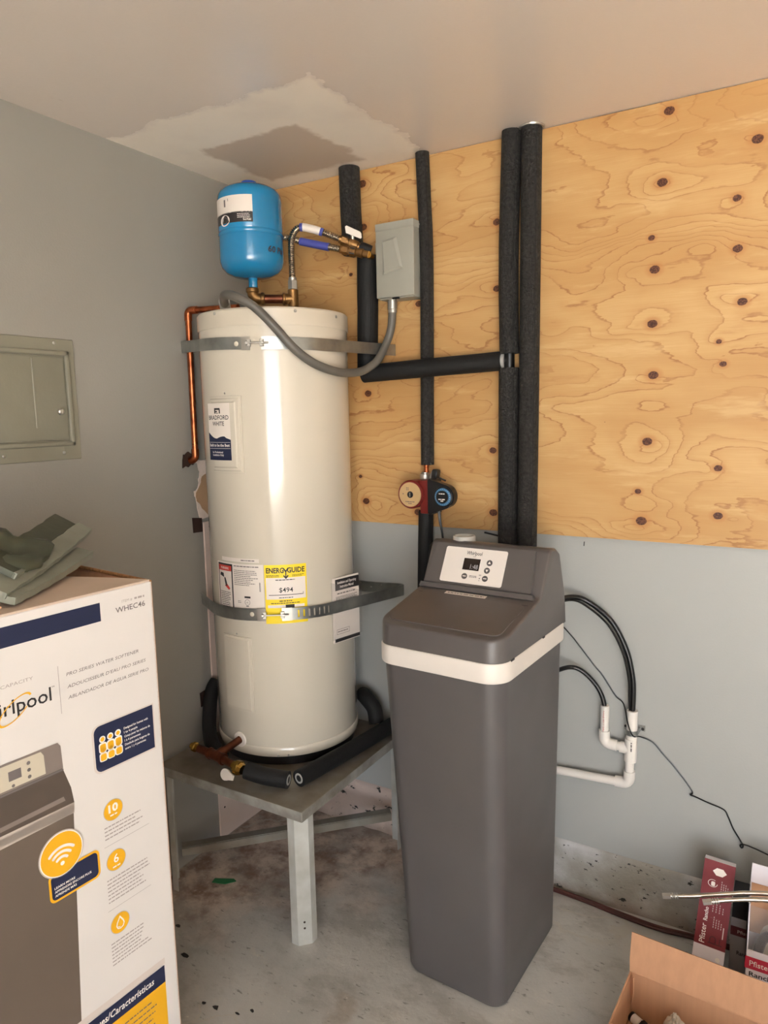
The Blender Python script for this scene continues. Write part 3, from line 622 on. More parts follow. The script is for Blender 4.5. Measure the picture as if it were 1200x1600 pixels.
d.rows(0.018, 0.068, 0.037, 0.0375, 1, 0.003, 5, 0.1); decal('fine_print', d, 'ink_grey', bk_, mp4, 1)
g = G(); g.prism([(-0.008, 0.012), (wM+0.010, 0.012), (wM+0.012, 0.16), (-0.008, hM-0.012)], 0.0006, lambda u, v, w: mp(u, v, w+0.0040)); build('clear_pouch', g, 'clear_film', tt)

# ------------------------------------------------------------------ earthquake straps
def tangent(ext, R, sign):
    c = Vector((HC[0], HC[1])); e = Vector(ext)-c; d_ = e.length; a = math.atan2(e.y, e.x); b = math.acos(min(1, R/d_)); return a+sign*b
def ribbon(g, pts, hz, th=0.0016, z=None):
    """a band standing on edge along pts (x, y, zc)"""
    P_ = [Vector(p) for p in pts]; rings = []
    for i, p_ in enumerate(P_):
        d_ = P_[min(i+1, len(P_)-1)]-P_[max(i-1, 0)]; d_.z = 0; d_.normalize(); n_ = Vector((d_.y, -d_.x, 0))
        rings.append([p_+n_*th+Vector((0, 0, -hz/2)), p_+n_*th+Vector((0, 0, hz/2)), p_+Vector((0, 0, hz/2)), p_+Vector((0, 0, -hz/2))])
    g.loft(rings)
def arcpts(R, a0, a1, z0, z1, n): return [(HC[0]+R*math.cos(a0+(a1-a0)*i/n), HC[1]+R*math.sin(a0+(a1-a0)*i/n), z0+(z1-z0)*i/n) for i in range(n+1)]
def strap(name, label, left, right, zl, zf, zr, gap, hz, slots, flange):
    R = HR+(0.0085 if slots else 0.0035); t = thing(name, label, 'strap', radial(-60, R, zf))
    aL = tangent(left, R, 1); aR = tangent(right, R, -1)
    while aL > 0: aL -= 2*PI
    while aR < aL: aR += 2*PI
    g0, g1 = math.radians(gap[0]), math.radians(gap[1])
    g = G(); ribbon(g, [(left[0], left[1], zl), (HC[0]+R*math.cos(aL), HC[1]+R*math.sin(aL), (zl+zf)/2)]+arcpts(R, aL, g0, (zl+zf)/2, zf, 24)[1:], hz); build('left_band', g, 'galv', t)
    g = G(); arcR = arcpts(R, g1, aR, zf, (zf+zr)/2, 30)
    if slots:
        s0, s1, ns = slots; lo_, hi_ = hz*0.3, hz*0.3
        a_s0, a_s1 = math.radians(s0), math.radians(s1)
        zat = lambda a: zf+((zf+zr)/2-zf)*(a-g1)/(aR-g1)
        pre = arcpts(R, g1, a_s0, zf, zat(a_s0), 8); ribbon(g, pre, hz)
        mid = arcpts(R, a_s0, a_s1, zat(a_s0), zat(a_s1), 4*ns)
        ribbon(g, [(x, y, z+hz*0.40) for x, y, z in mid], hz*0.2); ribbon(g, [(x, y, z-hz*0.40) for x, y, z in mid], hz*0.2)
        for k in range(ns):
            a0 = a_s0+(a_s1-a_s0)*(k+0.32)/ns; a1 = a_s0+(a_s1-a_s0)*(k+1)/ns
            ribbon(g, arcpts(R, a0, a1, zat(a0), zat(a1), 3), hz*0.602)
        post = arcpts(R, a_s1, aR, zat(a_s1), (zf+zr)/2, 16); ribbon(g, post+[(right[0], right[1], zr)], hz)
    else: ribbon(g, arcR+[(right[0], right[1], zr)], hz)
    build('right_band', g, 'galv', t)
    if flange:
        g = G(); ribbon(g, [(right[0], right[1], zr), (right[0]-0.002, -0.006, zr), (right[0]-0.02, -0.004, zr), (right[0]-0.22, -0.004, zr-0.008)], hz); build('wall_flange', g, 'galv', t)
        for k in range(4):
            g = G(); screw(g, (right[0]-0.05-0.045*k, -0.0062, zr+(0.008 if k % 2 else -0.004)), (0, -1, 0), 0.0035, 0.0015); build('screw', g, 'zinc', t)
    # clamp blocks and tension bolt across the gap
    def lug(a0, a1, dz):
        g = G(); ribbon(g, [(x, y, z) for x, y, z in arcpts(R+0.0022, math.radians(a0), math.radians(a1), zf, zf, 5)], hz*1.06); return g
    build('clamp_plate', lug(gap[0]-6.0, gap[0]+0.3, 0), 'zinc', t); build('clamp_plate', lug(gap[1]-0.3, gap[1]+7, 0), 'zinc', t)
    p0 = radial(gap[0]-1.5, R+0.012, zf); p1 = radial(gap[1]+4.5, R+0.012, zf); d_ = (p1-p0).normalized()
    g = G(); g.cyl(p0, p1, 0.0028, 10); g.cyl(p0-d_*0.002, p0+d_*0.004, 0.0065, 6); g.cyl(p1-d_*0.020, p1-d_*0.014, 0.0062, 6)
    for q_ in (radial(gap[0]-0.2, R+0.008, zf), radial(gap[1]+0.2, R+0.008, zf)): g.box(q_, (0.007, 0.012, hz*0.55), Matrix.Rotation(math.radians((gap[0]+gap[1])/2), 3, 'Z'), 0.001, 1)
    build('tension_bolt', g, 'zinc', t)
    g = G(); g.lathe([(0, 0.001), (0.006, 0.001), (0.0075, 0)], radial(gap[0]-10, R+0.0018, zf), 14, radial(gap[0]-10, 1, 0)-Vector((HC[0], HC[1], 0))); build('band_hole', g, 'enamel', t)
    return t
strap('heater_strap', 'upper galvanized strap around the water heater, just below its top', (0.003, -0.424), (0.607, YF-0.003), 1.832, 1.815, 1.811, (-68, -59.5), 0.038, None, False)
strap('heater_strap', 'lower slotted galvanized strap around the water heater, crossing its yellow label', (0.003, -0.395), (0.616, -0.008), 0.951, 0.968, 0.961, (-65, -53), 0.040, (-42, -6, 9), True)

# ------------------------------------------------------------------ expansion tank and its piping
t = thing('expansion_tank', 'small blue expansion tank on the pipe above the water heater', 'tank', (0.220, -0.296, 2.02))
EC = (0.220, -0.296); ER = 0.1055
prof = [(0.013, 2.052), (0.03, 2.052), (0.06, 2.057), (0.085, 2.068), (0.099, 2.083), (0.1045, 2.10), (ER, 2.112), (ER, 2.176), (ER-0.0012, 2.180), (ER+0.0012, 2.184), (ER+0.0012, 2.190), (ER-0.0012, 2.194), (ER, 2.198), (ER, 2.292), (0.103, 2.310), (0.095, 2.324), (0.075, 2.336), (0.045, 2.343), (0.0, 2.345)]
g = G(); g.lathe(prof, (EC[0], EC[1], 0), 72); shell = build('shell', g, 'blue', t)
g = G(); g.lathe([(0.013, 2.015), (0.015, 2.02), (0.015, 2.05), (0.013, 2.055)], (EC[0], EC[1], 0), 24); build('neck', g, 'blue', t)
g = G(); g.lathe([(0.028, 2.342), (0.028, 2.352), (0.024, 2.358), (0, 2.359)], (EC[0], EC[1], 0), 32); build('air_cap', g, 'blue_cap', t)
mp = cylmap(EC, ER, -140, 2.208); wl_ = math.radians(140-45)*ER
d = D2(); d.rect(0, 0.030, wl_, 0.083, 20); tl = decal('tank_label', d, 'label_white', t, mp, 1)
d = D2(); d.rect(0, 0.0, wl_, 0.032, 20); decal('label_band', d, 'ink', tl, mp, 1)
d = D2(); d.text('PFXT5', wl_-0.006, 0.011, 0.0065, bold=0.02, align='LEFT', flip=True); d.rows(wl_-0.05, wl_-0.008, 0.014, 0.0245, 3, 0.0018, 3, 0.1); d.circ(0.075, 0.009, 0.022, 24, 0.017); decal('lettering', d, 'white_ink', tl, mp, 2)
d = D2(); d.arc(0.075, 0.009, 0.012, 0.014, 0, 360, 20, 0.7); d.rect(0.075, 0.05, 0.082, 0.072, 2); d.rect(0.092, 0.066, 0.094, 0.074); decal('label_mark', d, 'ink_grey', tl, mp, 3)
mp = cylmap(EC, ER, -20, 2.121); d = D2(); d.text('60 Psi', 0, 0, 0.019, width=0.074, bold=0.03, shear=0.1); decal('lettering', d, 'ink', shell, mp, 1)

t = thing('tank_fitting', 'bronze elbow and copper nipple carrying the blue tank on the heater top', 'pipe fitting', (0.322, -0.213, 1.957))
zc = 1.986
g = G(); g.tube(fillet_path([TE+Vector((0, 0, 2.022)), TE+Vector((0, 0, zc)), TE+(TT-TE).normalized()*0.034+Vector((0, 0, zc))], 0.026, 8), 0.0185, 18)
dd = (TT-TE).normalized(); g.cyl(TE+Vector((0, 0, 2.005)), TE+Vector((0, 0, 2.022)), 0.0215, 18, bev=0.003); g.cyl(TE+dd*0.026+Vector((0, 0, zc)), TE+dd*0.040+Vector((0, 0, zc)), 0.0215, 18, bev=0.003); build('elbow', g, 'bronze', t)
g = G(); g.cyl(TE+dd*0.034+Vector((0, 0, zc)), TT-dd*0.02+Vector((0, 0, zc)), 0.0145, 16); build('nipple', g, 'copper_dark', t)
g = G(); g.cyl(TT+Vector((0, 0, 1.957)), TT+Vector((0, 0, 2.018)), 0.0180, 18, bev=0.003); g.cyl(TT-dd*0.034+Vector((0, 0, zc)), TT+Vector((0, 0, zc)), 0.0185, 18); g.cyl(TT-dd*0.036+Vector((0, 0, zc)), TT-dd*0.026+Vector((0, 0, zc)), 0.0215, 18, bev=0.003); build('tee', g, 'bronze', t)

def corrugated(g, path, r0, r1, pitch=0.0065, n=14):
    P_ = [Vector(p) for p in path]; L_ = [0]
    for a, b in zip(P_, P_[1:]): L_.append(L_[-1]+(b-a).length)
    k = int(L_[-1]/pitch*4); pts = []; rs = []; j = 0
    for i in range(k+1):
        s_ = L_[-1]*i/k
        while j < len(L_)-2 and L_[j+1] < s_: j += 1
        f_ = (s_-L_[j])/max(1e-9, L_[j+1]-L_[j]); pts.append(P_[j].lerp(P_[j+1], f_)); rs.append((r0, (r0+r1)/2, r1, (r0+r1)/2)[i % 4])
    g.tube(pts, rs, n); return pts
def flex(name, label, ctrl, lab_rng, mats, start_nut, z_end):
    t = thing(name, label, 'hose', ctrl[0]); path = smooth_path(ctrl, 10)
    g = G(); corrugated(g, path, 0.0095, 0.0122); build('corrugated_tube', g, 'steel', t)
    i0, i1 = int(len(path)*lab_rng[0]), int(len(path)*lab_rng[1]); seg = path[i0:i1+1]
    g = G(); g.tube(seg, 0.0132, 16); lb = build('wrap_label', g, mats[0], t)
    for q_ in (seg[0], seg[-1]):
        k = path.index(q_); d_ = (path[k+1]-path[k-1]).normalized(); g = G(); g.cyl(q_-d_*0.005, q_+d_*0.005, 0.0135, 16); build('label_edge', g, 'blue_label', lb)
    d0 = (path[1]-path[0]).normalized(); d1 = (path[-1]-path[-2]).normalized()
    g = G(); g.cyl(path[0]-d0*0.004, path[0]+d0*0.024, 0.0165, 6); g.cyl(path[0]+d0*0.02, path[0]+d0*0.034, 0.0135, 14); build('nut', g, 'zinc', t)
    g = G(); g.cyl(path[-1]-d1*0.012, path[-1]+d1*0.006, 0.0165, 6); g.cyl(path[-1]-d1*0.020, path[-1]-d1*0.01, 0.0135, 14); build('nut', g, 'bronze', t)
    return path[-1], d1
e1, d1 = flex('flexible_connector', 'corrugated steel connector rising from the bronze tee and bending over to the white-handled valve', [TT+Vector((0, 0, 2.022)), TT+Vector((0, 0, 2.09)), TT+Vector((0.0, 0, 2.155)), TT+Vector((0.004, 0.003, 2.192)), (0.345, -0.195, 2.218), (0.385, -0.178, 2.211), (0.425, -0.155, 2.195), (0.478, -0.122, 2.170)], (0.60, 0.815), ['label_white'], 0, 0)
e2, d2 = flex('flexible_connector', 'corrugated steel connector with a blue wrap label running behind the upright one to the wall', [TB+Vector((0, 0, 1.96)), TB+Vector((0, 0, 2.06)), TB+Vector((0.003, 0, 2.15)), (0.17, -0.21, 2.19), (0.23, -0.21, 2.200), (0.30, -0.195, 2.190), (0.335, -0.182, 2.178), (0.42, -0.155, 2.155), (0.487, -0.130, 2.138)], (0.755, 0.88), ['blue_label'], 0, 0)
# ball valve and check fitting at the ends of the two connectors
t = thing('ball_valve', 'brass ball valve with a white lever at the end of the upper connector', 'valve', e1)
g = G(); g.tube([e1, e1+d1*0.012, e1+d1*0.014, e1+d1*0.026, e1+d1*0.030, e1+d1*0.044, e1+d1*0.046, e1+d1*0.06], [0.013, 0.013, 0.016, 0.0175, 0.0175, 0.016, 0.0135, 0.0135], 14); build('valve_body', g, 'bronze', t)
upv = Vector((0.12, -0.35, 1)).normalized(); g = G(); g.cyl(e1+d1*0.03, e1+d1*0.03+upv*0.032, 0.006, 10); build('stem', g, 'zinc', t)
lv = planemap(e1+d1*0.03+upv*0.030, d1, upv, d1.cross(upv)); g = G(); poly = [(-0.022+0.004*0, 0.0), (0.030, 0.0), (0.034, 0.004), (0.034, 0.018), (0.030, 0.022), (-0.018, 0.024), (-0.023, 0.019)]; g.prism(poly, 0.006, lv); lev = build('lever', g, 'white_plastic', t)
sgn = -1
d = D2(); d.rect(-0.012, 0.008, 0.022, 0.011); d.rect(0.0, 0.005, 0.004, 0.015); lv2 = planemap(e1+d1*0.03+upv*0.030+d1.cross(upv)*(0.0), d1, upv, -d1.cross(upv)); decal('lever_mark', d, 'blue_label', lev, lv2, 1)
g = G(); g.tube([e1+d1*0.052, e1+d1*0.070, e1+d1*0.092], [0.019, 0.020, 0.0195], 16); build('black_sleeve', g, 'foam_smooth', t)
t = thing('check_fitting', 'dark bronze union at the end of the lower connector', 'pipe fitting', e2)
g = G(); g.tube([e2, e2+d2*0.012, e2+d2*0.014, e2+d2*0.034, e2+d2*0.036, e2+d2*0.058, e2+d2*0.060, e2+d2*0.078], [0.013, 0.013, 0.0175, 0.0175, 0.014, 0.016, 0.012, 0.012], 14); build('union_body', g, 'bronze', t)
g = G(); g.cyl(e2+d2*0.016, e2+d2*0.032, 0.0185, 6); build('union_nut', g, 'black_plastic', t)
g = G(); g.cyl(e2+d2*0.076, (0.548, -0.070, 2.120), 0.012, 12); build('stub', g, 'brass', t)
t = thing('pipe_clamp', 'small zinc two-hole clamp screwed to plywood beside the grey box', 'clamp', (0.545, YF, 2.15))
g = G(); g.b2(0.535, 0.575, YF-0.003, YF, 2.140, 2.175, 0.001, 1); build('strap_plate', g, 'zinc', t)
for a in ((0.556, 2.166), (0.566, 2.146)):
    g = G(); screw(g, (a[0], YF-0.003, a[1]), (0, -1, 0), 0.005, 0.004); build('screw', g, 'zinc', t)

# copper relief pipe on the left wall
t = thing('relief_pipe', 'copper relief pipe running from the heater top down the left wall', 'pipe', (0.035, -0.424, 1.45))
g = G(); g.tube(fillet_path([(0.22, -0.375, 1.950), (0.028, -0.411, 1.953), (0.028, -0.414, 1.452), (0.004, -0.416, 1.446)], 0.018, 6), 0.0105, 14); build('pipe', g, 'copper', t)
for pts in ([(0.064, -0.4045, 1.9523), (0.028, -0.411, 1.953), (0.028, -0.4112, 1.918)], [(0.028, -0.4138, 1.488), (0.028, -0.414, 1.452), (0.006, -0.4157, 1.447)]):
    g = G(); g.tube(fillet_path(pts, 0.018, 7), 0.0130, 16); build('elbow', g, 'copper', t)

# ------------------------------------------------------------------ insulated pipes
def foam(name, label, pts, r, mat='foam', bore=True, n=20, smooth=False, wob=0.0, seed=1):
    P_ = smooth_path(pts, 8) if smooth else [Vector(p) for p in pts]
    if wob:
        R = random.Random(seed); Q = []
        for a, b in zip(P_, P_[1:]):
            k = max(2, int((b-a).length/0.06))
            for i in range(k): Q.append(a.lerp(b, i/k)+Vector((R.uniform(-wob, wob), R.uniform(-wob, 0), 0)))
        Q.append(P_[-1]); Q[0] = P_[0]; P_ = Q
    t = thing(name, label, 'insulated pipe', P_[-1])
    g = G(); g.tube(P_, r, n); sleeve = build('foam_sleeve', g, mat, t)
    # seam slit along the sleeve
    S = []
    for i, p_ in enumerate(P_):
        S.append(p_+Vector((r*0.72, -r*0.70, 0)) if abs((P_[-1]-P_[0]).normalized().z) > 0.5 else p_+Vector((0, -r*0.5, r*0.87)))
    g = G(); g.tube(S, 0.0012, 6); build('seam', g, 'foam_smooth', sleeve)
    return t
foam('insulated_pipe', 'short thick black foam-covered pipe hanging from the ceiling behind the expansion tank', [(0.459, -0.056, H-0.001), (0.462, -0.056, 2.28), (0.468, -0.056, 2.140)], 0.036, wob=0.0008)
foam('insulated_pipe', 'thick black foam-covered pipe dropping behind the grey disconnect box', [(0.525, -0.056, 2.128), (0.521, -0.056, 1.95), (0.515, -0.056, 1.752)], 0.036, 'foam_smooth', wob=0.0008, seed=2)
foam('insulated_pipe', 'horizontal black foam-covered pipe below the disconnect box', [(0.520, -0.088, 1.732), (0.65, -0.084, 1.737), (0.80, -0.074, 1.743), (0.93, -0.06, 1.748), (1.012, -0.057, 1.751)], 0.030, 'foam_smooth', seed=3)
foam('insulated_pipe', 'thin black foam-covered pipe from the ceiling down to the red pump', [(0.732, -0.043, H-0.001), (0.737, -0.043, 2.29), (0.744, -0.043, 2.10), (0.741, -0.042, 1.78), (0.739, -0.045, 1.420)], 0.0225, smooth=True, seed=4)
foam('insulated_pipe', 'thin black foam-covered pipe below the red pump, passing behind the softener', [(0.735, -0.052, 1.262), (0.73, -0.05, 1.15), (0.722, -0.048, 0.9), (0.715, -0.045, 0.6)], 0.026, 'foam_smooth', seed=5)
foam('insulated_pipe', 'left upper of the two tall parallel black foam pipes, ending at the white tee', [(1.039, -0.052, H-0.001), (1.030, -0.052, 2.08), (1.033, -0.052, 1.772)], 0.0302, smooth=True, seed=6)
foam('insulated_pipe', 'left lower of the two tall parallel black foam pipes, going down behind the softener', [(1.032, -0.052, 1.729), (1.031, -0.052, 1.45), (1.029, -0.052, 0.95)], 0.0312, smooth=True, seed=7)
foam('insulated_pipe', 'right unbroken one of the two tall parallel black foam pipes', [(1.100, -0.052, H-0.001), (1.0985, -0.052, 1.9), (1.0965, -0.052, 1.4), (1.0925, -0.052, 0.95)], 0.0308, smooth=True, seed=8)
t = thing('pipe_tee', 'black and white pipe tee exposed between the foam sleeves', 'pipe fitting', (1.033, -0.052, 1.75))
g = G(); g.cyl((1.033, -0.052, 1.722), (1.033, -0.052, 1.778), 0.017, 16); build('tee_body', g, 'black_rubber', t)
g = G(); g.tube([(1.010, -0.057, 1.751), (1.020, -0.056, 1.751)], 0.0225, 18); build('white_collar', g, 'foam_end', t)
g = G(); g.cyl((1.02, -0.055, 1.751), (1.033, -0.052, 1.751), 0.015, 14); build('branch', g, 'black_rubber', t)
# ceiling flange at the right tall pipe
t = tag(build('ceiling_flange', (lambda g: (g.lathe([(0.030, H-0.006), (0.037, H-0.006), (0.038, H-0.001), (0.030, H-0.001)], (1.1, -0.052, 0), 28), g)[1])(G()), 'zinc'), 'thin metal collar where the right tall foam pipe meets the ceiling', 'flange')

# ------------------------------------------------------------------ disconnect box and conduit
t = thing('disconnect_box', 'grey metal electrical disconnect box on the plywood above the heater', 'electrical box', (0.655, YF, 2.09))
BX0, BX1, BZ0, BZ1 = 0.586, 0.722, 1.972, 2.213; BD = -0.098
g = G(); g.b2(BX0, BX1, BD+0.012, YF, BZ0, BZ1-0.004, 0.002, 1); build('enclosure', g, 'grey_box', t)
g = G(); g.b2(BX0-0.003, BX1+0.003, BD, BD+0.014, BZ0+0.004, BZ1-0.022, 0.002, 2)
mpb = planemap((BX0, BD, BZ0), (1, 0, 0), (0, 0, 1), (0, -1, 0))
cv = build('cover', g, 'grey_box', t)
g = G(); pts = [(0.028, 0.19), (0.070, 0.197), (0.078, 0.186), (0.098, 0.088), (0.032, 0.086)]
cx_ = sum(a for a, b in pts)/5; cz_ = sum(b for a, b in pts)/5; sh = lambda k: [(cx_+(a-cx_)*k, cz_+(b-cz_)*k) for a, b in pts]
def tri_emboss():
    # embossed panel: left edge deep, right edge a slanting ridge
    g = G(); o_ = [(0.022, 0.186), (0.076, 0.192), (0.098, 0.092), (0.024, 0.078)]; i_ = [(0.027, 0.180), (0.066, 0.185), (0.090, 0.098), (0.030, 0.085)]
    g.add([mpb(u, v, 0.0) for u, v in o_]+[mpb(u, v, 0.005) for u, v in i_], [(0, 1, 5, 4), (1, 2, 6, 5), (2, 3, 7, 6), (3, 0, 4, 7), (4, 5, 6, 7)]); return g
build('embossed_field', tri_emboss(), 'grey_box', cv, angle=10)
g = G(); g.b2(BX0-0.004, BX1+0.004, BD-0.002, YF, BZ1-0.024, BZ1, 0.003, 2); build('rain_hood', g, 'grey_box', t)
g = G(); screw(g, (BX1+0.004, -0.06, BZ1-0.012), (1, 0, 0), 0.004); build('screw', g, 'zinc', t)
g = G(); g.lathe([(0.011, 0), (0.011, 0.001), (0, 0.001)], (BX1+0.0, -0.055, 2.03), 18, (1, 0, 0)); build('knockout', g, 'grey_box', t)
g = G(); g.b2(0.640, 0.665, BD+0.003, BD+0.012, BZ0-0.003, BZ0+0.003, 0.001, 1); build('hasp', g, 'black_plastic', t)
t = thing('flexible_conduit', 'grey flexible conduit looping from the disconnect box to the heater top', 'conduit', (0.255, -0.44, 1.94))
cp = [(0.235, -0.455, 1.950), (0.262, -0.487, 1.962), (0.305, -0.522, 1.962), (0.352, -0.527, 1.950), (0.395, -0.503, 1.922), (0.441, -0.468, 1.864), (0.481, -0.426, 1.799), (0.513, -0.370, 1.755), (0.537, -0.296, 1.733), (0.548, -0.230, 1.729), (0.565, -0.165, 1.738), (0.588, -0.112, 1.772), (0.606, -0.075, 1.835), (0.620, -0.068, 1.885), (0.625, -0.066, 1.945)]
cp = [tuple(co.matrix_world.translation+(Vector(q)-co.matrix_world.translation)*(0.9905 if k < 10 else 0.995 if k < 12 else 1.0)) for k, q in enumerate(cp)]
g = G(); g.tube(smooth_path(cp, 6), 0.0135, 16); build('sheath', g, 'conduit', t)
g = G(); g.cyl((0.625, -0.066, 1.940), (0.625, -0.066, 1.974), 0.0165, 18, bev=0.002); g.cyl((0.625, -0.066, 1.930), (0.625, -0.066, 1.942), 0.0150, 16); build('connector', g, 'zinc', t)
g = G(); g.tube([(0.216, -0.430, 1.936), (0.228, -0.446, 1.944), (0.244, -0.466, 1.956)], 0.0175, 16); build('connector', g, 'foam_end', t)

# ------------------------------------------------------------------ recirculation pump
t = thing('recirculation_pump', 'red circulation pump with tan plate and black dial timer on the thin pipe', 'pump', (0.737, -0.05, 1.25))
PCX, PCZ = 0.716, 1.326
def disc(g, c, ax, prof, n=36): g.lathe(prof, c, n, ax)
g = G(); disc(g, (PCX, -0.129, PCZ), (0, -1, 0), [(0, -0.065), (0.044, -0.065), (0.048, -0.055), (0.048, -0.004), (0.045, 0.0), (0, 0.0)])
g.b2(0.717, 0.784, -0.116, -0.045, 1.285, 1.372, 0.008, 3); g.b2(0.747, 0.787, -0.120, -0.045, 1.262, 1.374, 0.004, 2)
build('motor_housing', g, 'red_paint', t)
g = G(); disc(g, (PCX, -0.129, PCZ), (0, -1, 0), [(0.041, 0.0), (0.041, 0.0015), (0, 0.0018)]); pp = build('name_plate', g, 'tan_plate', t)
g = G(); disc(g, (PCX+0.001, -0.131, PCZ), (0, -1, 0), [(0.011, 0), (0.011, 0.001), (0.008, 0.002), (0, 0.002)], 20); build('plug', g, 'black_plastic', pp)
g = G(); g.b2(PCX-0.001, PCX+0.003, -0.1345, -0.1328, PCZ-0.007, PCZ+0.007); build('plug_slot', g, 'zinc', pp)
mpp = planemap((PCX, -0.1308, PCZ), (1, 0, 0), (0, 0, 1), (0, -1, 0)); d = D2(); d.rows(-0.017, 0.017, -0.024, -0.0245, 1, 0.003, 4, 0.05); d.rows(-0.006, 0.006, -0.030, -0.0305, 1, 0.003, 4, 0.05); d.rows(-0.014, -0.004, 0.022, 0.016, 2, 0.003, 4, 0.2); d.rows(-0.028, -0.022, 0.002, 0.0, 1, 0.003, 4, 0.2); decal('fine_print', d, 'ink_grey', pp, mpp, 1)
g = G(); g.lathe([(0.012, 1.372), (0.018, 1.374), (0.018, 1.390), (0.013, 1.392), (0.013, 1.396)], (0.738, -0.062, 0), 20); g.cyl((0.756, -0.058, 1.376), (0.766, -0.056, 1.398), 0.006, 10); build('union', g, 'zinc', t)
g = G(); g.lathe([(0.008, 1.390), (0.010, 1.398), (0.0085, 1.402), (0.0085, 1.412), (0.010, 1.415), (0.0085, 1.426)], (0.738, -0.052, 0), 16); build('copper_stub', g, 'copper', t)
# timer
TP = planemap((0, -0.130, 0), (1, 0, 0), (0, 0, 1), (0, -1, 0)); TCX, TCZ = 0.845, 1.325
poly = [(0.789, 1.268), (0.789, 1.378), (0.797, 1.380)]+[(TCX-0.001+0.038*math.cos(math.radians(a)), TCZ+0.040*math.sin(math.radians(a))) for a in range(72, -73, -12)]+[(0.799, 1.266)]
g = G(); g.prism(poly, 0.014, lambda u, v, w: Vector((u, -0.130-w, v))); g.prism([(cu*0.97+0.825*0.03, cv_*0.97+1.325*0.03) for cu, cv_ in poly], 0.022, lambda u, v, w: Vector((u, -0.110-w, v)))
g.prism([(0.785, 1.262), (0.795, 1.262), (0.795, 1.380), (0.785, 1.380)], 0.075, lambda u, v, w: Vector((u, -0.055-w, v))); tm = build('timer_case', g, 'black_plastic', t, angle=30)
g = G(); disc(g, (TCX, -0.144, TCZ), (0, -1, 0), [(0.033, 0), (0.033, 0.003), (0.030, 0.004), (0.029, 0.001)], 32); build('dial_rim', g, 'black_rubber', tm)
g = G(); disc(g, (TCX, -0.144, TCZ), (0, -1, 0), [(0.029, 0.0), (0.029, 0.003), (0.023, 0.005), (0.020, 0.005)], 32); build('dial_ring', g, 'blue_ring', tm)
g = G(); disc(g, (TCX, -0.144, TCZ), (0, -1, 0), [(0.021, 0.0), (0.021, 0.009), (0.019, 0.011), (0, 0.011)], 28); kb = build('dial_knob', g, 'black_plastic', tm)
mpk = planemap((TCX, -0.155, TCZ), (1, 0, 0), (0, 0, 1), (0, -1, 0)); d = D2(); d.rows(-0.010, 0.011, 0.011, 0.0105, 1, 0.003, 4, 0.05); d.rows(-0.012, 0.012, -0.007, -0.0075, 1, 0.003, 5, 0.05); d.rows(-0.004, 0.006, -0.0125, -0.013, 1, 0.003, 6, 0.05); decal('dial_print', d, 'white_ink', kb, mpk, 1)
d = D2()
for k in range(24):
    a = 2*PI*k/24; d.rect(0.0255*math.cos(a)-0.0006, 0.0255*math.sin(a)-0.0006, 0.0255*math.cos(a)+0.0006, 0.0255*math.sin(a)+0.0006)
mpk2 = planemap((TCX, -0.1485, TCZ), (1, 0, 0), (0, 0, 1), (0, -1, 0)); decal('dial_ticks', d, 'white_ink', tm, mpk2, 1)
g = G(); g.box((0.790, -0.085, 1.392), (0.022, 0.03, 0.034), Matrix.Rotation(0.15, 3, 'Y'), 0.006, 2); g.cyl((0.795, -0.085, 1.384), (0.822, -0.075, 1.370), 0.003, 8); build('bracket', g, 'black_plastic', t)
t = thing('pump_cord', 'black power cord hanging from the pump timer behind the softener', 'cord', (0.815, -0.085, 1.27))
g = G(); g.tube(smooth_path([(0.800, -0.090, 1.282), (0.803, -0.088, 1.24), (0.812, -0.088, 1.20), (0.815, -0.085, 1.165), (0.822, -0.08, 1.13), (0.83, -0.06, 1.0)], 6), 0.0034, 8); build('cord', g, 'black_rubber', t)
g = G(); g.tube(smooth_path([(0.806, -0.092, 1.280), (0.808, -0.09, 1.24), (0.814, -0.09, 1.20), (0.819, -0.088, 1.165), (0.835, -0.08, 1.13)], 6), 0.0030, 8); build('cord', g, 'black_rubber', t)
g = G(); g.tube(smooth_path([(0.845, -0.085, 1.155), (0.815, -0.085, 1.168), (0.785, -0.085, 1.163), (0.767, -0.085, 1.140), (0.762, -0.082, 1.09)], 6), 0.0055, 8); build('cord_loop', g, 'black_rubber', t)

# ------------------------------------------------------------------ drain assembly on the stand
t = thing('drain_valve', 'copper drain tee with brass valves and a white handle at the foot of the heater', 'valve', (0.262, -0.60, 0.50))
PZ = 0.503
dz0 = radial(-93, HR+0.001, 0.527); te = Vector((0.246, -0.610, PZ))
g = G(); g.tube([dz0, te], 0.0125, 14); build('nipple', g, 'copper_dark', t)
g = G(); g.tube([te+(dz0-te).normalized()*0.03, te], 0.0165, 16); lD = Vector((-0.115, 0.008, 0.004)).normalized(); rD = Vector((0.12, -0.012, -0.012)).normalized()
g.tube([te+lD*0.032, te, te+rD*0.032], 0.0165, 16)
for q_ in (te+lD*0.030, te+rD*0.030): g.tube([q_-lD*0.004, q_+lD*0.004], 0.019, 16)
build('tee', g, 'copper_dark', t)
g = G(); g.tube([te+lD*0.03, te+lD*0.085], 0.0135, 14); g.tube([te+rD*0.03, te+rD*0.085], 0.0125, 14); build('copper_stub', g, 'copper_dark', t)
q_ = te+lD*0.085
g = G(); g.tube([q_, q_+lD*0.012, q_+lD*0.014, q_+lD*0.024, q_+lD*0.026, q_+lD*0.036], [0.012, 0.012, 0.016, 0.016, 0.010, 0.010], 12); build('hose_bib', g, 'brass', t)
v0 = te+rD*0.080
g = G(); g.tube([v0, v0+rD*0.012, v0+rD*0.014, v0+rD*0.030, v0+rD*0.032, v0+rD*0.044], [0.0135, 0.015, 0.022, 0.024, 0.020, 0.016], 8); g.cyl(v0+rD*0.02, v0+rD*0.02+Vector((0, -0.020, -0.012)), 0.008, 10); build('brass_valve', g, 'brass', t)
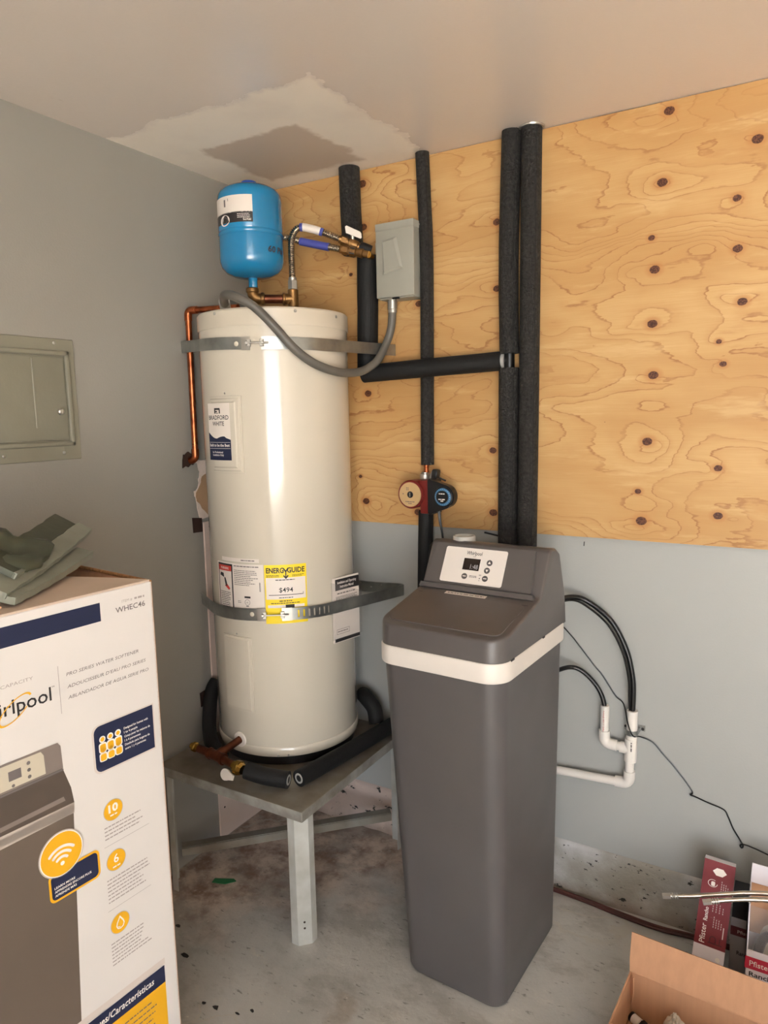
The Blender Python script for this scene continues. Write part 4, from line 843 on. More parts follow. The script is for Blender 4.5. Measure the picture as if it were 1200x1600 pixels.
hv = v0+rD*0.012+Vector((0.0, -0.028, -0.022)); g = G(); pmx = planemap(hv, rD, (0, 0.45, 0.9), (0.1, -0.9, 0.45)); g.prism([(0.020*math.cos(a*PI/12)-0.018, 0.017*math.sin(a*PI/12)) for a in range(3, 22)]+[(0.016, -0.006), (0.016, 0.008)], 0.008, pmx); build('handle', g, 'white_plastic', t)
# insulated drain tubes lying on the stand
def drainfoam(name, label, pts, r, end=None):
    t = thing(name, label, 'insulated pipe', pts[0]); P_ = smooth_path(pts, 8)
    g = G(); g.tube(P_, r, 20, mi=0); sl_ = build('foam_sleeve', g, 'foam_smooth', t)
    if end is not None:
        q = Vector(pts[end]); d_ = (q-Vector(pts[end-1 if end else 1])).normalized()
        g = G(); g.lathe([(r*0.62, 0.0), (r*0.62, 0.0012), (r*0.40, 0.0012), (r*0.40, -0.006)], q, 20, d_); build('lining', g, 'foam_end', sl_)
        g = G(); g.lathe([(r*0.41, 0.0008), (0, 0.0008)], q, 20, d_); build('bore', g, 'black_plastic', sl_)
    return t
r_ = 0.0265; zf_ = SZ+r_+0.001
drainfoam('drain_pipe', 'black foam tube lying along the front edge of the stand from the brass valve', [(0.375, -0.613, zf_+0.014), (0.44, -0.598, zf_+0.004), (0.513, -0.576, zf_)], r_, 2)
drainfoam('drain_pipe', 'black foam tube lying along the right side of the stand toward the wall', [(0.600, -0.080, zf_), (0.575, -0.30, zf_), (0.536, -0.553, zf_)], r_, 2)
drainfoam('drain_pipe', 'black foam tube curving up behind the right foot of the heater', [(0.545, -0.10, zf_), (0.527, -0.085, 0.520), (0.49, -0.075, 0.548), (0.455, -0.048, 0.55)], 0.028)
drainfoam('drain_pipe', 'black foam tube curving up beside the left foot of the heater', [(0.215, -0.553, zf_-0.004), (0.150, -0.530, 0.482), (0.098, -0.490, 0.510), (0.060, -0.446, 0.56), (0.034, -0.405, 0.61), (0.029, -0.375, 0.635)], 0.0245)

# ------------------------------------------------------------------ water softener
SR = math.radians(-3.2)
t = thing('water_softener', 'tall charcoal water softener with white control panel standing on the floor', 'water softener', (1.085, -0.392, 0), SR)
def rr(w, y0, y1, r, z, bulge=0.0, n=8):
    """rounded rectangle outline, x in +-w/2, y0 (front) to y1 (back)"""
    p = []; rb = r*0.55
    for cx, cy, a0, rad in ((w/2-r, y0+r, -90, r), (w/2-rb, y1-rb, 0, rb), (-w/2+rb, y1-rb, 90, rb), (-w/2+r, y0+r, 180, r)):
        for i in range(n+1):
            a = math.radians(a0+90*i/n); p.append(Vector((cx+rad*math.cos(a), cy+rad*math.sin(a), z)))
    return p
SHX = -0.017     # the upper part sits a little left of the foot
g = G(); rings = [rr(0.270, -0.180, 0.170, 0.03, 0.001), rr(0.296, -0.194, 0.185, 0.042, 0.004), rr(0.306, -0.199, 0.192, 0.045, 0.016)]
for k in range(1, 9):
    z = 0.016+(0.945-0.016)*k/8; f_ = k/8; rings.append(rr(0.306+(0.360-0.306)*f_, -0.199-(0.240-0.199)*f_, 0.192+0.010*f_, 0.045+0.010*f_, z)); rings[-1] = [p+Vector((SHX*f_, 0, 0)) for p in rings[-1]]
g.loft(rings); build('salt_tank', g, 'soft_body', t, world=False)
g = G(); rings = [rr(0.360, -0.238, 0.200, 0.055, 0.931), rr(0.374, -0.2450, 0.205, 0.058, 0.932), rr(0.378, -0.247, 0.207, 0.060, 0.936), rr(0.378, -0.247, 0.207, 0.060, 0.980), rr(0.374, -0.245, 0.205, 0.058, 0.983), rr(0.360, -0.24, 0.2, 0.055, 0.984)]
rings = [[p+Vector((SHX, 0, 0)) for p in q] for q in rings]; g.loft(rings); build('rim_band', g, 'soft_band', t, world=False)
# hood: side profile swept across, rounded
HW = 0.372
def hood(prof, w, rfront, rtop, wtop=None):
    bm = bmesh.new(); n = len(prof)
    L1 = [bm.verts.new((-w/2, y, z)) for y, z in prof]; R1 = [bm.verts.new((w/2, y, z)) for y, z in prof]
    bm.faces.new(L1); bm.faces.new(list(reversed(R1)))
    for i in range(n): bm.faces.new((L1[i], R1[i], R1[(i+1) % n], L1[(i+1) % n]))
    bmesh.ops.recalc_face_normals(bm, faces=bm.faces[:])
    ed = [e for e in bm.edges if abs(e.verts[0].co.x-e.verts[1].co.x) < 1e-6 and max(e.verts[0].co.y, e.verts[1].co.y) < prof[0][0]+0.006 and abs(e.verts[0].co.z-e.verts[1].co.z) > 0.01]
    bmesh.ops.bevel(bm, geom=ed, offset=rfront, segments=8, affect='EDGES', profile=0.5)
    zb = min(z for y, z in prof)
    ed = []
    for e in bm.edges:
        if len(e.link_faces) == 2 and e.calc_face_angle(0) > 0.5 and min(e.verts[0].co.z, e.verts[1].co.z) > zb+0.003: ed.append(e)
    bmesh.ops.bevel(bm, geom=ed, offset=rtop, segments=4, affect='EDGES', profile=0.5, clamp_overlap=True)
    return bm
prof = [(-0.243, 0.981), (-0.241, 1.040), (0.010, 1.094), (0.014, 1.100), (0.075, 1.212), (0.088, 1.217), (0.120, 1.213), (0.150, 1.195), (0.185, 1.10), (0.203, 0.981)]
g = G(); g.bm(hood(prof, HW, 0.055, 0.012), Matrix.Translation((SHX, 0, 0))); build('hood', g, 'soft_hood', t, world=False, angle=40)
# salt lid plate lying on the slope
def slope(y): return 1.040+(1.094-1.040)*(y+0.241)/(0.251)
sl_n = Vector((0, -(1.094-1.040), 0.251)).normalized(); sl_v = Vector((0, 0.251, 1.094-1.040)).normalized()
mps = planemap((SHX, -0.241, 1.040), (1, 0, 0), sl_v, sl_n)
g = G(); d = D2(); d.rrect(-0.165, 0.028, 0.165, 0.205, 0.02); g.prism(d.v, 0.0028, mps); build('salt_lid', g, 'soft_hood', t, world=False)
d = D2(); d.rect(-0.168, 0.206, 0.168, 0.2085); decal('lid_gap', d, 'ink', t, mps, 1, False)
# console plate and the ledge under it
cvv = Vector((0, 0.061, 0.112)).normalized(); cn = Vector((0, -0.112, 0.061)).normalized()
mpc = planemap((SHX, 0.014, 1.100), (1, 0, 0), cvv, cn)
g = G(); g.prism([(-0.176, -0.002), (0.158, -0.002), (0.158, 0.002), (0.150, 0.122), (-0.160, 0.122), (-0.174, 0.004)], 0.011, mpc); cs = build('console', g, 'soft_hood', t, world=False)
g = G(); g.prism([(-0.182, -0.019), (0.172, -0.019), (0.168, -0.005), (-0.180, -0.005)], 0.021, mpc); build('console_ledge', g, 'soft_hood', cs, world=False)
mpq = lambda u, v, w: mpc(u, v, w+0.011)
d = D2(); d.rrect(-0.125, 0.006, 0.070, 0.112, 0.006); cpn = build('control_panel', (lambda g: (g.prism(d.v, 0.0012, mpq), g)[1])(G()), 'panel_white', t, world=False)
mpr = lambda u, v, w: mpq(u, v, w+0.0012)
d = D2(); d.rect(-0.060, 0.046, -0.008, 0.081); decal('display', d, 'screen', cpn, mpr, 1, False)
d = D2(); d.text('1:48', -0.036, 0.050, 0.014, width=0.024); decal('digits', d, 'lcd', cpn, mpr, 2, False)
d = D2(); d.text('Whirlpool', -0.056, 0.092, 0.011, width=0.049, bold=0.012); decal('lettering', d, 'ink', cpn, mpr, 1, False)
d = D2(); d.rows(-0.033, 0.0 -0.008, 0.030, 0.0265, 2, 0.0018, 2, 0.1); d.arc(0.000, 0.030, 0.003, 0.004, 45, 135, 8); d.arc(0.0, 0.030, 0.0055, 0.0065, 45, 135, 8); d.circ(0.0, 0.025, 0.002, 10); d.rect(-0.002, 0.018, 0.002, 0.0195); d.rect(-0.034, 0.0865, -0.026, 0.0875); decal('fine_print', d, 'ink_grey', cpn, mpr, 1, False)
for bu, bv, kind in ((-0.048, 0.027, 'w'), (0.017, 0.026, 'w'), (0.018, 0.050, 'd'), (0.021, 0.073, 'u')):
    g = G(); d = D2(); d.circ(bu, bv, 0.0088, 20); g.prism(d.v, 0.0012, mpr); b_ = build('button', g, 'soft_body', cpn, world=False)
    d = D2()
    if kind == 'u': d.poly([(bu-0.0045, bv-0.003), (bu+0.0045, bv-0.003), (bu, bv+0.005)])
    elif kind == 'd': d.poly([(bu-0.0045, bv+0.003), (bu, bv-0.005), (bu+0.0045, bv+0.003)])
    else: d.rect(bu-0.005, bv-0.0012, bu+0.005, bv+0.0012)
    b_.name = 'button'; decal('button_mark', d, 'white_ink', cpn, lambda u, v, w: mpr(u, v, w+0.0012), 1, False)
d = D2(); d.rect(-0.088, 0.214, 0.040, 0.230); st = decal('notice_label', d, 'label_white', t, mps, 1, False)
d = D2(); d.rows(-0.080, 0.034, 0.222, 0.2225, 1, 0.004, 4, 0.05); decal('fine_print', d, 'ink_grey', st, mps, 2, False)
g = G(); g.lathe([(0.034, 1.206), (0.034, 1.228), (0.032, 1.232), (0.028, 1.232), (0.027, 1.226), (0, 1.226)], (-0.10+SHX, 0.118, -0.004), 28); build('brine_cap', g, 'foam_end', t, world=False)
g = G(); g.b2(0.1865+SHX, 0.1885+SHX, -0.19, -0.17, 0.979, 0.985); build('rim_clip', g, 'ink', t, world=False)
g = G(); g.b2(0.1865+SHX, 0.1885+SHX, 0.02, 0.035, 0.979, 0.985); build('rim_clip', g, 'ink', t, world=False)

# ------------------------------------------------------------------ softener drain hoses, standpipe, cord
t = thing('drain_hose', 'upper black drain hose arching from the softener to the taller white pipe', 'hose', (1.426, -0.03, 0.66))
g = G(); g.tube(smooth_path([(1.20, -0.12, 1.018), (1.245, -0.06, 1.020), (1.288, -0.036, 1.004), (1.358, -0.032, 0.951), (1.404, -0.030, 0.868), (1.425, -0.030, 0.785), (1.429, -0.030, 0.72), (1.427, -0.030, 0.655)], 8), 0.0082, 12); build('tube', g, 'black_rubber', t)
g = G(); g.tube(smooth_path([(1.20, -0.13, 1.010), (1.245, -0.068, 1.012), (1.285, -0.048, 0.994), (1.352, -0.044, 0.941), (1.396, -0.042, 0.862), (1.415, -0.040, 0.785), (1.419, -0.036, 0.72), (1.421, -0.033, 0.66)], 8), 0.0036, 8); build('thin_tube', g, 'black_rubber', t)
t = thing('drain_hose', 'lower black drain hose bending from the softener into the shorter white pipe', 'hose', (1.345, -0.03, 0.64))
g = G(); g.tube(smooth_path([(1.20, -0.11, 0.785), (1.235, -0.05, 0.788), (1.272, -0.034, 0.777), (1.317, -0.030, 0.736), (1.340, -0.030, 0.690), (1.345, -0.030, 0.64)], 8), 0.0072, 12); build('tube', g, 'black_rubber', t)
t = thing('standpipe', 'white plastic drain standpipe with elbows and a tee on the grey wall', 'pipe', (1.42, -0.03, 0.44))
PR = 0.0135; FR_ = 0.0175; yP = -0.030
def pip(a, b, r=PR, nm='pipe', mat='pvc'):
    g = G(); g.cyl(a, b, r, 18); return build(nm, g, mat, t)
pip((1.345, yP, 0.590), (1.345, yP, 0.676)); pip((1.428, yP, 0.570), (1.428, yP, 0.676), 0.0165); pip((1.36, yP, 0.552), (1.41, yP, 0.552)); pip((1.424, yP, 0.525), (1.424, yP, 0.462)); pip((1.40, yP, 0.434), (1.15, yP, 0.421))
g = G(); g.tube(fillet_path([(1.345, yP, 0.595), (1.345, yP, 0.552), (1.385, yP, 0.552)], 0.024, 8), FR_, 18); build('elbow', g, 'pvc', t)
g = G(); g.tube(fillet_path([(1.424, yP, 0.478), (1.424, yP, 0.436), (1.382, yP, 0.434)], 0.024, 8), FR_, 18); build('elbow', g, 'pvc', t)
g = G(); g.cyl((1.426, yP, 0.585), (1.426, yP, 0.510), 0.0185, 18, bev=0.001); g.cyl((1.426, yP, 0.550), (1.394, yP, 0.551), FR_, 18); build('tee', g, 'pvc', t)
tex = planemap((1.345, yP-PR-0.0003, 0.59), (0, 0, 1), (-1, 0, 0), (0, -1, 0)); d = D2(); d.text('PVC-1120 DWV', 0.004, -0.002, 0.0045, width=0.07); decal('pipe_print', d, 'red_ink', t, tex, 1)
tex = planemap((1.428, yP-0.0187, 0.515), (0, 0, 1), (-1, 0, 0), (0, -1, 0)); d = D2(); d.rows(0.035, 0.065, -0.003, -0.0035, 1, 0.004, 3, 0.05); decal('pipe_print', d, 'ink_grey', t, tex, 1)
g = G(); g.lathe([(0.0176, -0.008), (0.0190, -0.008), (0.0190, 0.008), (0.0176, 0.008)], (1.428, yP, 0.607), 20); g.b2(1.398, 1.414, -0.003, 0, 0.599, 0.615, 0.001, 1); g.b2(1.443, 1.462, -0.003, 0, 0.603, 0.621, 0.001, 1); g.b2(1.410, 1.4145, -0.030, 0, 0.600, 0.614); g.b2(1.4425, 1.447, -0.030, 0, 0.600, 0.614); pc = build('pipe_strap', g, 'galv', t)
for xx in (1.404, 1.455):
    g = G(); screw(g, (xx, -0.003, 0.610), (0, -1, 0), 0.0045); build('screw', g, 'ink', pc)
t = thing('power_cord', 'thin black power cord wandering down the grey wall from the softener', 'cord', (1.6, -0.004, 0.45))
cw = [(1.18, -0.12, 0.965), (1.205, -0.05, 0.925), (1.23, -0.006, 0.877), (1.255, -0.005, 0.848), (1.303, -0.005, 0.791), (1.325, -0.005, 0.768), (1.348, -0.005, 0.736), (1.372, -0.005, 0.702), (1.398, -0.012, 0.683), (1.420, -0.052, 0.640), (1.436, -0.054, 0.605), (1.450, -0.02, 0.592), (1.486, -0.005, 0.575), (1.515, -0.005, 0.545), (1.544, -0.005, 0.517), (1.575, -0.005, 0.482), (1.60, -0.005, 0.450), (1.604, -0.005, 0.439), (1.598, -0.006, 0.433), (1.612, -0.005, 0.430), (1.65, -0.005, 0.420), (1.69, -0.005, 0.411), (1.703, -0.005, 0.393), (1.718, -0.005, 0.359), (1.738, -0.005, 0.328), (1.747, -0.005, 0.312), (1.743, -0.006, 0.305), (1.739, -0.006, 0.311), (1.746, -0.008, 0.318), (1.765, -0.006, 0.316), (1.812, -0.005, 0.304), (1.92, -0.005, 0.27)]
g = G(); g.tube(smooth_path(cw, 5), 0.0021, 8); build('wire', g, 'black_rubber', t)
t = thing('floor_cable', 'reddish brown cable lying along the curb behind the small boxes', 'cable', (1.4, -0.055, 0))
g = G(); g.tube(smooth_path([(1.10, -0.050, 0.007), (1.20, -0.050, 0.007), (1.31, -0.056, 0.007), (1.415, -0.068, 0.007), (1.532, -0.073, 0.007), (1.633, -0.060, 0.007), (1.80, -0.052, 0.007), (2.1, -0.055, 0.007)], 8), 0.0065, 10); build('sheath', g, 'red_cable', t)
g = G(); g.tube(smooth_path([(1.10, -0.060, 0.0165), (1.20, -0.056, 0.0165), (1.31, -0.060, 0.017), (1.415, -0.070, 0.0172), (1.532, -0.076, 0.0172), (1.633, -0.063, 0.017), (1.80, -0.054, 0.017)], 8), 0.0042, 8); build('second_strand', g, 'red_cable', t)

# ------------------------------------------------------------------ big printed carton at the left
CR = math.radians(-4.5); CH = 1.26; CW, CL = 0.42, 0.50
nv = Vector((math.cos(CR), math.sin(CR), 0)); yv = Vector((-math.sin(CR), math.cos(CR), 0)); corner = Vector((0.685, -1.204, 0))
ctr = corner-nv*(CW/2)-yv*(CL/2)
t = thing('softener_carton', 'tall white printed softener carton with open flaps at the left edge', 'carton', ctr, CR)
hx, hy = CW/2, CL/2; k_ = 0.004
g = G(); g.b2(-hx, hx-0.0, -hy, -hy+k_, 0, CH); g.b2(-hx, hx, hy-k_, hy, 0, CH); g.b2(-hx, -hx+k_, -hy+k_, hy-k_, 0, CH); g.b2(-hx+k_, hx-k_, -hy+k_, hy-k_, 0, 0.005); build('side_walls', g, 'cardboard', t, world=False)
g = G(); g.b2(hx-k_, hx, -hy, hy, 0, CH, 0.0012, 1); face = build('printed_face', g, 'carton_white', t, world=False)
def flap(poly, base, ax_u, ax_v, nm, mat):
    g = G(); g.prism(poly, 0.004, planemap(base, ax_u, ax_v, Vector(ax_u).cross(Vector(ax_v)))); return build(nm, g, [mat], t, world=False)
# front flap folds inward from the printed face, ends drooping
o_ = (hx-0.002, 0, CH); ang = math.radians(3)
f1 = flap([(-hy+0.005, 0), (hy-0.004, 0), (hy-0.03, 0.05), (hy-0.13, 0.200), (-hy+0.02, 0.200)], o_, (0, 1, 0), (-math.cos(ang), 0, math.sin(ang)), 'flap', 'kraft_light')
g = G(); e0 = Vector((hx-0.002-0.2*math.cos(ang), 0, CH+0.2*math.sin(ang))); g.tube([e0+Vector((0, hy-0.13, 0.002)), e0+Vector((0, -hy+0.02, 0.002))], 0.0042, 8); build('corrugated_edge', g, 'kraft_edge', f1, world=False)
# far end flap stands half open
ang2 = math.radians(12)
f2 = flap([(-hx, 0), (hx-0.012, 0), (hx-0.03, 0.14), (-hx+0.02, 0.14)], (0, hy-0.006, CH-0.004), (1, 0, 0), (0, -0.55, -0.83), 'flap', 'cardboard')
g = G(); g.tube([(hx-0.002, hy-0.002, CH-0.001), (0, hy-0.002, CH+0.002), (-hx, hy-0.002, CH+0.003)], 0.0042, 8); build('corrugated_edge', g, 'kraft_edge', f2, world=False)
f3 = flap([(-hx, 0), (hx-0.003, 0), (hx-0.02, 0.20), (-hx+0.02, 0.20)], (0, -hy+0.002, CH), (1, 0, 0), (0, math.cos(0.1), 0.05), 'flap', 'cardboard')
f4 = flap([(-hy, 0), (hy, 0), (hy-0.02, 0.15), (-hy+0.02, 0.15)], (-hx+0.002, 0, CH), (0, 1, 0), (0.9, 0, -0.2), 'flap', 'cardboard')
FM = lambda u, v, w: Vector((hx+w, hy+u, v))     # u = -s along the face, v = height
def sx(s): return -s
d = D2(); d.rect(-0.50, 1.205, -0.122, 1.242); decal('navy_bar', d, 'navy', face, FM, 1, False)
d = D2(); d.text('WHEC46', -0.0885, 1.2125, 0.0110, width=0.069, bold=0.008); d.text('PRO SERIES WATER SOFTENER', -0.202, 1.1185, 0.0066, width=0.159, shear=0.2); d.text("ADOUCISSEUR D'EAU PRO SERIES", -0.202, 1.0945, 0.0066, width=0.175, shear=0.2); d.text('ABLANDADOR DE AGUA SERIE PRO', -0.202, 1.0730, 0.0066, width=0.180, shear=0.2); decal('lettering', d, 'ink_grey', face, FM, 1, False)
d = D2(); d.text('ITEM #', -0.073, 1.2305, 0.0055, width=0.024); d.rows(-0.044, -0.020, 1.2333, 1.2333, 1, 0.004, 4, 0.05); d.text('GRAIN CAPACITY', -0.365, 1.133, 0.0062, width=0.100); d.rect(-0.2178, 1.05, -0.2168, 1.143); decal('lettering', d, 'ink_pale', face, FM, 1, False)
d = D2(); d.text('whirlpool', -0.378, 1.083, 0.0262, width=0.144, bold=0.008); d.text('TM', -0.2325, 1.106, 0.003); decal('lettering', d, 'ink', face, FM, 2, False)
d = D2(); d.arc(-0.302, 1.089, 0.0330, 0.0372, -10, 300, 36, 0.42, 0.62); decal('logo_swoosh', d, 'yellow', face, FM, 3, False)
d = D2(); d.rrect(-0.1615, 0.8985, -0.0165, 1.000, 0.016, (0, 1, 1, 0)); decal('panel_border', d, 'print_grey', face, FM, 1, False)
d = D2(); d.rrect(-0.157, 0.902, -0.0195, 0.997, 0.014, (0, 1, 1, 0)); decal('navy_panel', d, 'navy', face, FM, 2, False)
dw_, dy_ = D2(), D2()
for row, (yh, yb, hb) in enumerate(((0.968, 0.942, 0.018), (0.945, 0.9235, 0.016))):
    for k in range(3):
        u = -0.1395+0.0175*k
        dw_.circ(u, yh, 0.0070, 16); dy_.circ(u, yh, 0.0044, 14); dw_.rrect(u-0.0088, yb-0.0018, u+0.0088, yb+hb+0.001, 0.005); dy_.rrect(u-0.0066, yb, u+0.0066, yb+hb-0.002, 0.004)
decal('people_outline', dw_, 'white_ink', face, FM, 3, False); decal('people_icons', dy_, 'yellow', face, FM, 4, False)
d = D2(); tl_ = (('Designed for homes with', 0.058), ('1 to 4 people', 0.032), ('Con\u00e7u pour les maisons de', 0.062), ('1 \u00e0 4 personnes', 0.038), ('Dise\u00f1ado para hogares de', 0.060), ('entre 1 y 4 personas', 0.050))
for k, (s_, w_) in enumerate(tl_): d.text(s_, -0.0905, 0.9695-0.0088*k, 0.0046, width=w_, bold=0.02)
decal('lettering', d, 'white_ink', face, FM, 3, False)
# the picture of the softener
d = D2(); d.poly([(-0.46, 0.35), (-0.245, 0.35), (-0.243, 0.365), (-0.232, 0.40), (-0.2095, 0.870), (-0.50, 0.870), (-0.49, 0.40)]); decal('picture_tank', d, 'print_brown', face, FM, 1, False)
d = D2(); d.poly([(-0.50, 0.855), (-0.2095, 0.847), (-0.2075, 0.868), (-0.50, 0.872)]); d.poly([(-0.50, 0.845), (-0.2095, 0.8475), (-0.2075, 0.8665), (-0.50, 0.8625)]); decal('picture_band', d, 'print_band', face, FM, 2, False)
d = D2(); d.poly([(-0.50, 0.8635), (-0.2075, 0.8675), (-0.2115, 0.900), (-0.225, 0.945), (-0.5, 0.945)]); decal('picture_lid', d, 'print_brown_dark', face, FM, 1, False)
d = D2(); d.poly([(-0.46, 0.876), (-0.225, 0.8795), (-0.228, 0.889), (-0.46, 0.884)]); d.poly([(-0.50, 0.945), (-0.224, 0.945), (-0.2255, 0.990), (-0.231, 0.998), (-0.50, 1.000)]); decal('picture_highlight', d, 'print_brown_light', face, FM, 3, False)
d = D2(); d.poly([(-0.50, 0.949), (-0.258, 0.949), (-0.259, 0.985), (-0.264, 0.994), (-0.50, 0.996)]); decal('picture_panel', d, 'print_panel', face, FM, 4, False)
d = D2(); d.circ(-0.288, 0.983, 0.0035, 12); d.circ(-0.288, 0.970, 0.0035, 12); d.circ(-0.288, 0.957, 0.0035, 12); d.circ(-0.318, 0.953, 0.003, 12); d.rect(-0.325, 0.963, -0.302, 0.981); d.rect(-0.50, 0.9405, -0.224, 0.9445); decal('picture_controls', d, 'ink_grey', face, FM, 5, False)
# wifi badge and tag
d = D2(); d.rrect(-0.272, 0.690, -0.166, 0.750, 0.012); decal('tag_border', d, 'yellow', face, FM, 5, False)
d = D2(); d.rrect(-0.2675, 0.6945, -0.1705, 0.7455, 0.009); decal('tag_field', d, 'navy', face, FM, 6, False)
d = D2()
for k, (s_, w_) in enumerate((('LEARN MORE', 0.042), ('APPRENDRE ENCORE PLUS', 0.076), ('APRENDE M\u00c1S', 0.044))): d.text(s_, -0.262, 0.7165-0.0078*k, 0.0043, width=w_, bold=0.02)
decal('lettering', d, 'white_ink', face, FM, 7, False)
WU, WV = -0.2425, 0.7805
d = D2(); d.circ(WU, WV, 0.0455, 44); decal('badge_shadow', d, 'print_band', face, FM, 6, False)
d = D2(); d.circ(WU, WV, 0.0435, 44); decal('badge_rim', d, 'white_ink', face, FM, 7, False)
d = D2(); d.circ(WU, WV, 0.0415, 44); decal('badge_disc', d, 'yellow', face, FM, 8, False)
d = D2(); cv0 = WV-0.020
d.circ(WU, cv0+0.001, 0.0042, 14)
for r0 in (0.0115, 0.0215, 0.0315):
    d.arc(WU, cv0, r0, r0+0.0055, 45, 135, 18)
    for a in (45, 135): d.circ(WU+(r0+0.00275)*math.cos(math.radians(a)), cv0+(r0+0.00275)*math.sin(math.radians(a)), 0.00275, 10)
decal('wireless_symbol', d, 'white_ink', face, FM, 9, False)
for cv_, k in ((0.8125, 0), (0.704, 1), (0.5645, 2)):
    d = D2(); d.circ(-0.1275-0.002*k, cv_, 0.0225, 32); decal('badge_rim', d, 'print_band', face, FM, 1, False)
    d = D2(); d.circ(-0.1275-0.002*k, cv_, 0.0212, 32); decal('badge_disc', d, 'yellow', face, FM, 2, False)
    d = D2(); u = -0.1275-0.002*k
    if k == 0: d.text('10', u, cv_-0.003, 0.016, width=0.022, bold=0.04, align='CENTER'); d.rows(u-0.008, u+0.008, cv_-0.010, cv_-0.0102, 1, 0.003, 3, 0.05)
    if k == 1: d.text('6', u, cv_-0.005, 0.018, bold=0.01, align='CENTER'); d.rows(u-0.009, u+0.009, cv_-0.013, cv_-0.0132, 1, 0.003, 3, 0.05)
    if k == 2:
        op = [(0, 0.016), (0.008, 0.003), (0.010, -0.004), (0.007, -0.011), (0, -0.0135), (-0.007, -0.011), (-0.010, -0.004), (-0.008, 0.003)]
        n = len(op); d.add([(u+a, cv_+b) for a, b in op]+[(u+a*0.72, cv_-0.0008+b*0.76) for a, b in op], [(i, (i+1) % n, n+(i+1) % n, n+i) for i in range(n)])
        d.arc(u-0.001, cv_-0.005, 0.0030, 0.0045, 190, 290, 8)
    decal('badge_mark', d, 'white_ink', face, FM, 3, False)
d = D2(); d.rows(-0.150, -0.060, 0.781, 0.757, 4, 0.0026, 3, 0.25); d.rows(-0.153, -0.050, 0.668, 0.620, 7, 0.0026, 4, 0.3); d.rows(-0.155, -0.060, 0.528, 0.481, 7, 0.0026, 5, 0.3); d.rect(-0.153, 0.7410, -0.047, 0.7418); d.rect(-0.156, 0.602, -0.053, 0.6028); decal('fine_print', d, 'ink_pale', face, FM, 1, False)
d = D2(); d.rect(-0.50, 0.40, -0.032, 0.415); decal('pale_band', d, 'print_grey', face, FM, 2, False)
d = D2(); d.rect(-0.50, 0.3575, -0.034, 0.398); decal('navy_band', d, 'navy', face, FM, 3, False)
d = D2(); d.rect(-0.50, 0.02, -0.034, 0.3575); decal('yellow_field', d, 'yellow', face, FM, 3, False)
d = D2(); d.text('Features/Caract\u00e9ristiques/Caracter\u00edsticas', -0.063, 0.372, 0.0150, width=0.30, bold=0.015, shear=0.15, align='RIGHT'); decal('lettering', d, 'white_ink', face, FM, 4, False)
d = D2(); d.rows(-0.14, -0.05, 0.335, 0.05, 22, 0.003, 6, 0.3); decal('fine_print', d, 'ink_grey', face, FM, 4, False)

# folded vinyl sheets on the carton
def fold(lbl, a, b, w, th, tilt, sag, mat, twist=0.0):
    t = thing('folded_sheet', lbl, 'plastic sheet', b)
    a = Vector(a); b = Vector(b); d_ = a-b; hd = Vector((d_.x, d_.y, 0)).normalized(); sd = Vector((hd.y, -hd.x, 0)); n = 16; rings = []
    for i in range(n+1):
        f_ = i/n; c = b+d_*f_-Vector((0, 0, sag*math.sin(f_*PI))); tl_ = tilt+twist*f_
        u_ = (sd*math.cos(tl_)+Vector((0, 0, 1))*math.sin(tl_)); v_ = (-sd*math.sin(tl_)+Vector((0, 0, 1))*math.cos(tl_))
        ww = w*(1.0-0.22*f_)+0.0012*math.sin(i*2.3); rings.append([c+u_*x*ww+v_*y*th for x, y in ((-1, -0.7), (-0.92, -1), (0.92, -1), (1, -0.7), (1, 0.7), (0.92, 1), (-0.92, 1), (-1, 0.7))])
    g = G(); g.loft(rings); o = build('sheet', g, mat, t, angle=40)
    g = G(); e = [(r[0]+r[7])*0.5+(r[0]-r[3]).normalized()*0.001 for r in rings]; e2 = []
    for i, r in enumerate(rings): q = (r[3]+r[4])*0.5; k = (r[4]-r[3]).normalized(); m = (r[3]-r[0]).normalized(); e2.append([q-k*th*0.9-m*0.004, q-k*th*0.9+m*0.003, q+k*th*1.12+m*0.003, q+k*th*1.12-m*0.004])
    g.loft(e2); build('folded_edge', g, 'sheet', o)
fold('broad uppermost folded sheet on the carton with a dark olive side', (0.300, -1.122, 1.350), (0.575, -1.47, 1.335), 0.042, 0.006, -0.55, 0.012, 'sheet_dark')
fold('pale folded sheet on the carton whose tip reaches highest to the right', (0.425, -1.166, 1.350), (0.62, -1.50, 1.300), 0.022, 0.006, -0.5, 0.006, 'sheet')
fold('short folded sheet in the middle of the pile on the carton', (0.388, -1.176, 1.322), (0.600, -1.48, 1.292), 0.024, 0.005, -0.35, 0.004, 'sheet')
fold('lowest folded sheet on the carton, its blunt tip over the flap', (0.484, -1.212, 1.306), (0.625, -1.49, 1.284), 0.024, 0.007, -0.25, 0.005, 'sheet')
t = thing('crumpled_sheet', 'crumpled dark olive sheet heaped at the left on the carton', 'plastic sheet', (0.50, -1.47, 1.27))
bm = bmesh.new(); bmesh.ops.create_icosphere(bm, subdivisions=4, radius=1.0); R_s = random.Random(9)
from mathutils import noise as mn
for v in bm.verts:
    q_ = v.co.copy(); n_ = mn.noise(q_*2.2)+0.5*mn.noise(q_*5.0); s_ = 1+0.35*n_
    v.co = Vector((q_.x*0.135*s_, q_.y*0.17*s_, max(-0.012, q_.z*0.085*s_)))
g = G(); g.bm(bm, Matrix.Translation((0.42, -1.45, 1.300))); build('sheet', g, 'sheet_dark', t, angle=70)

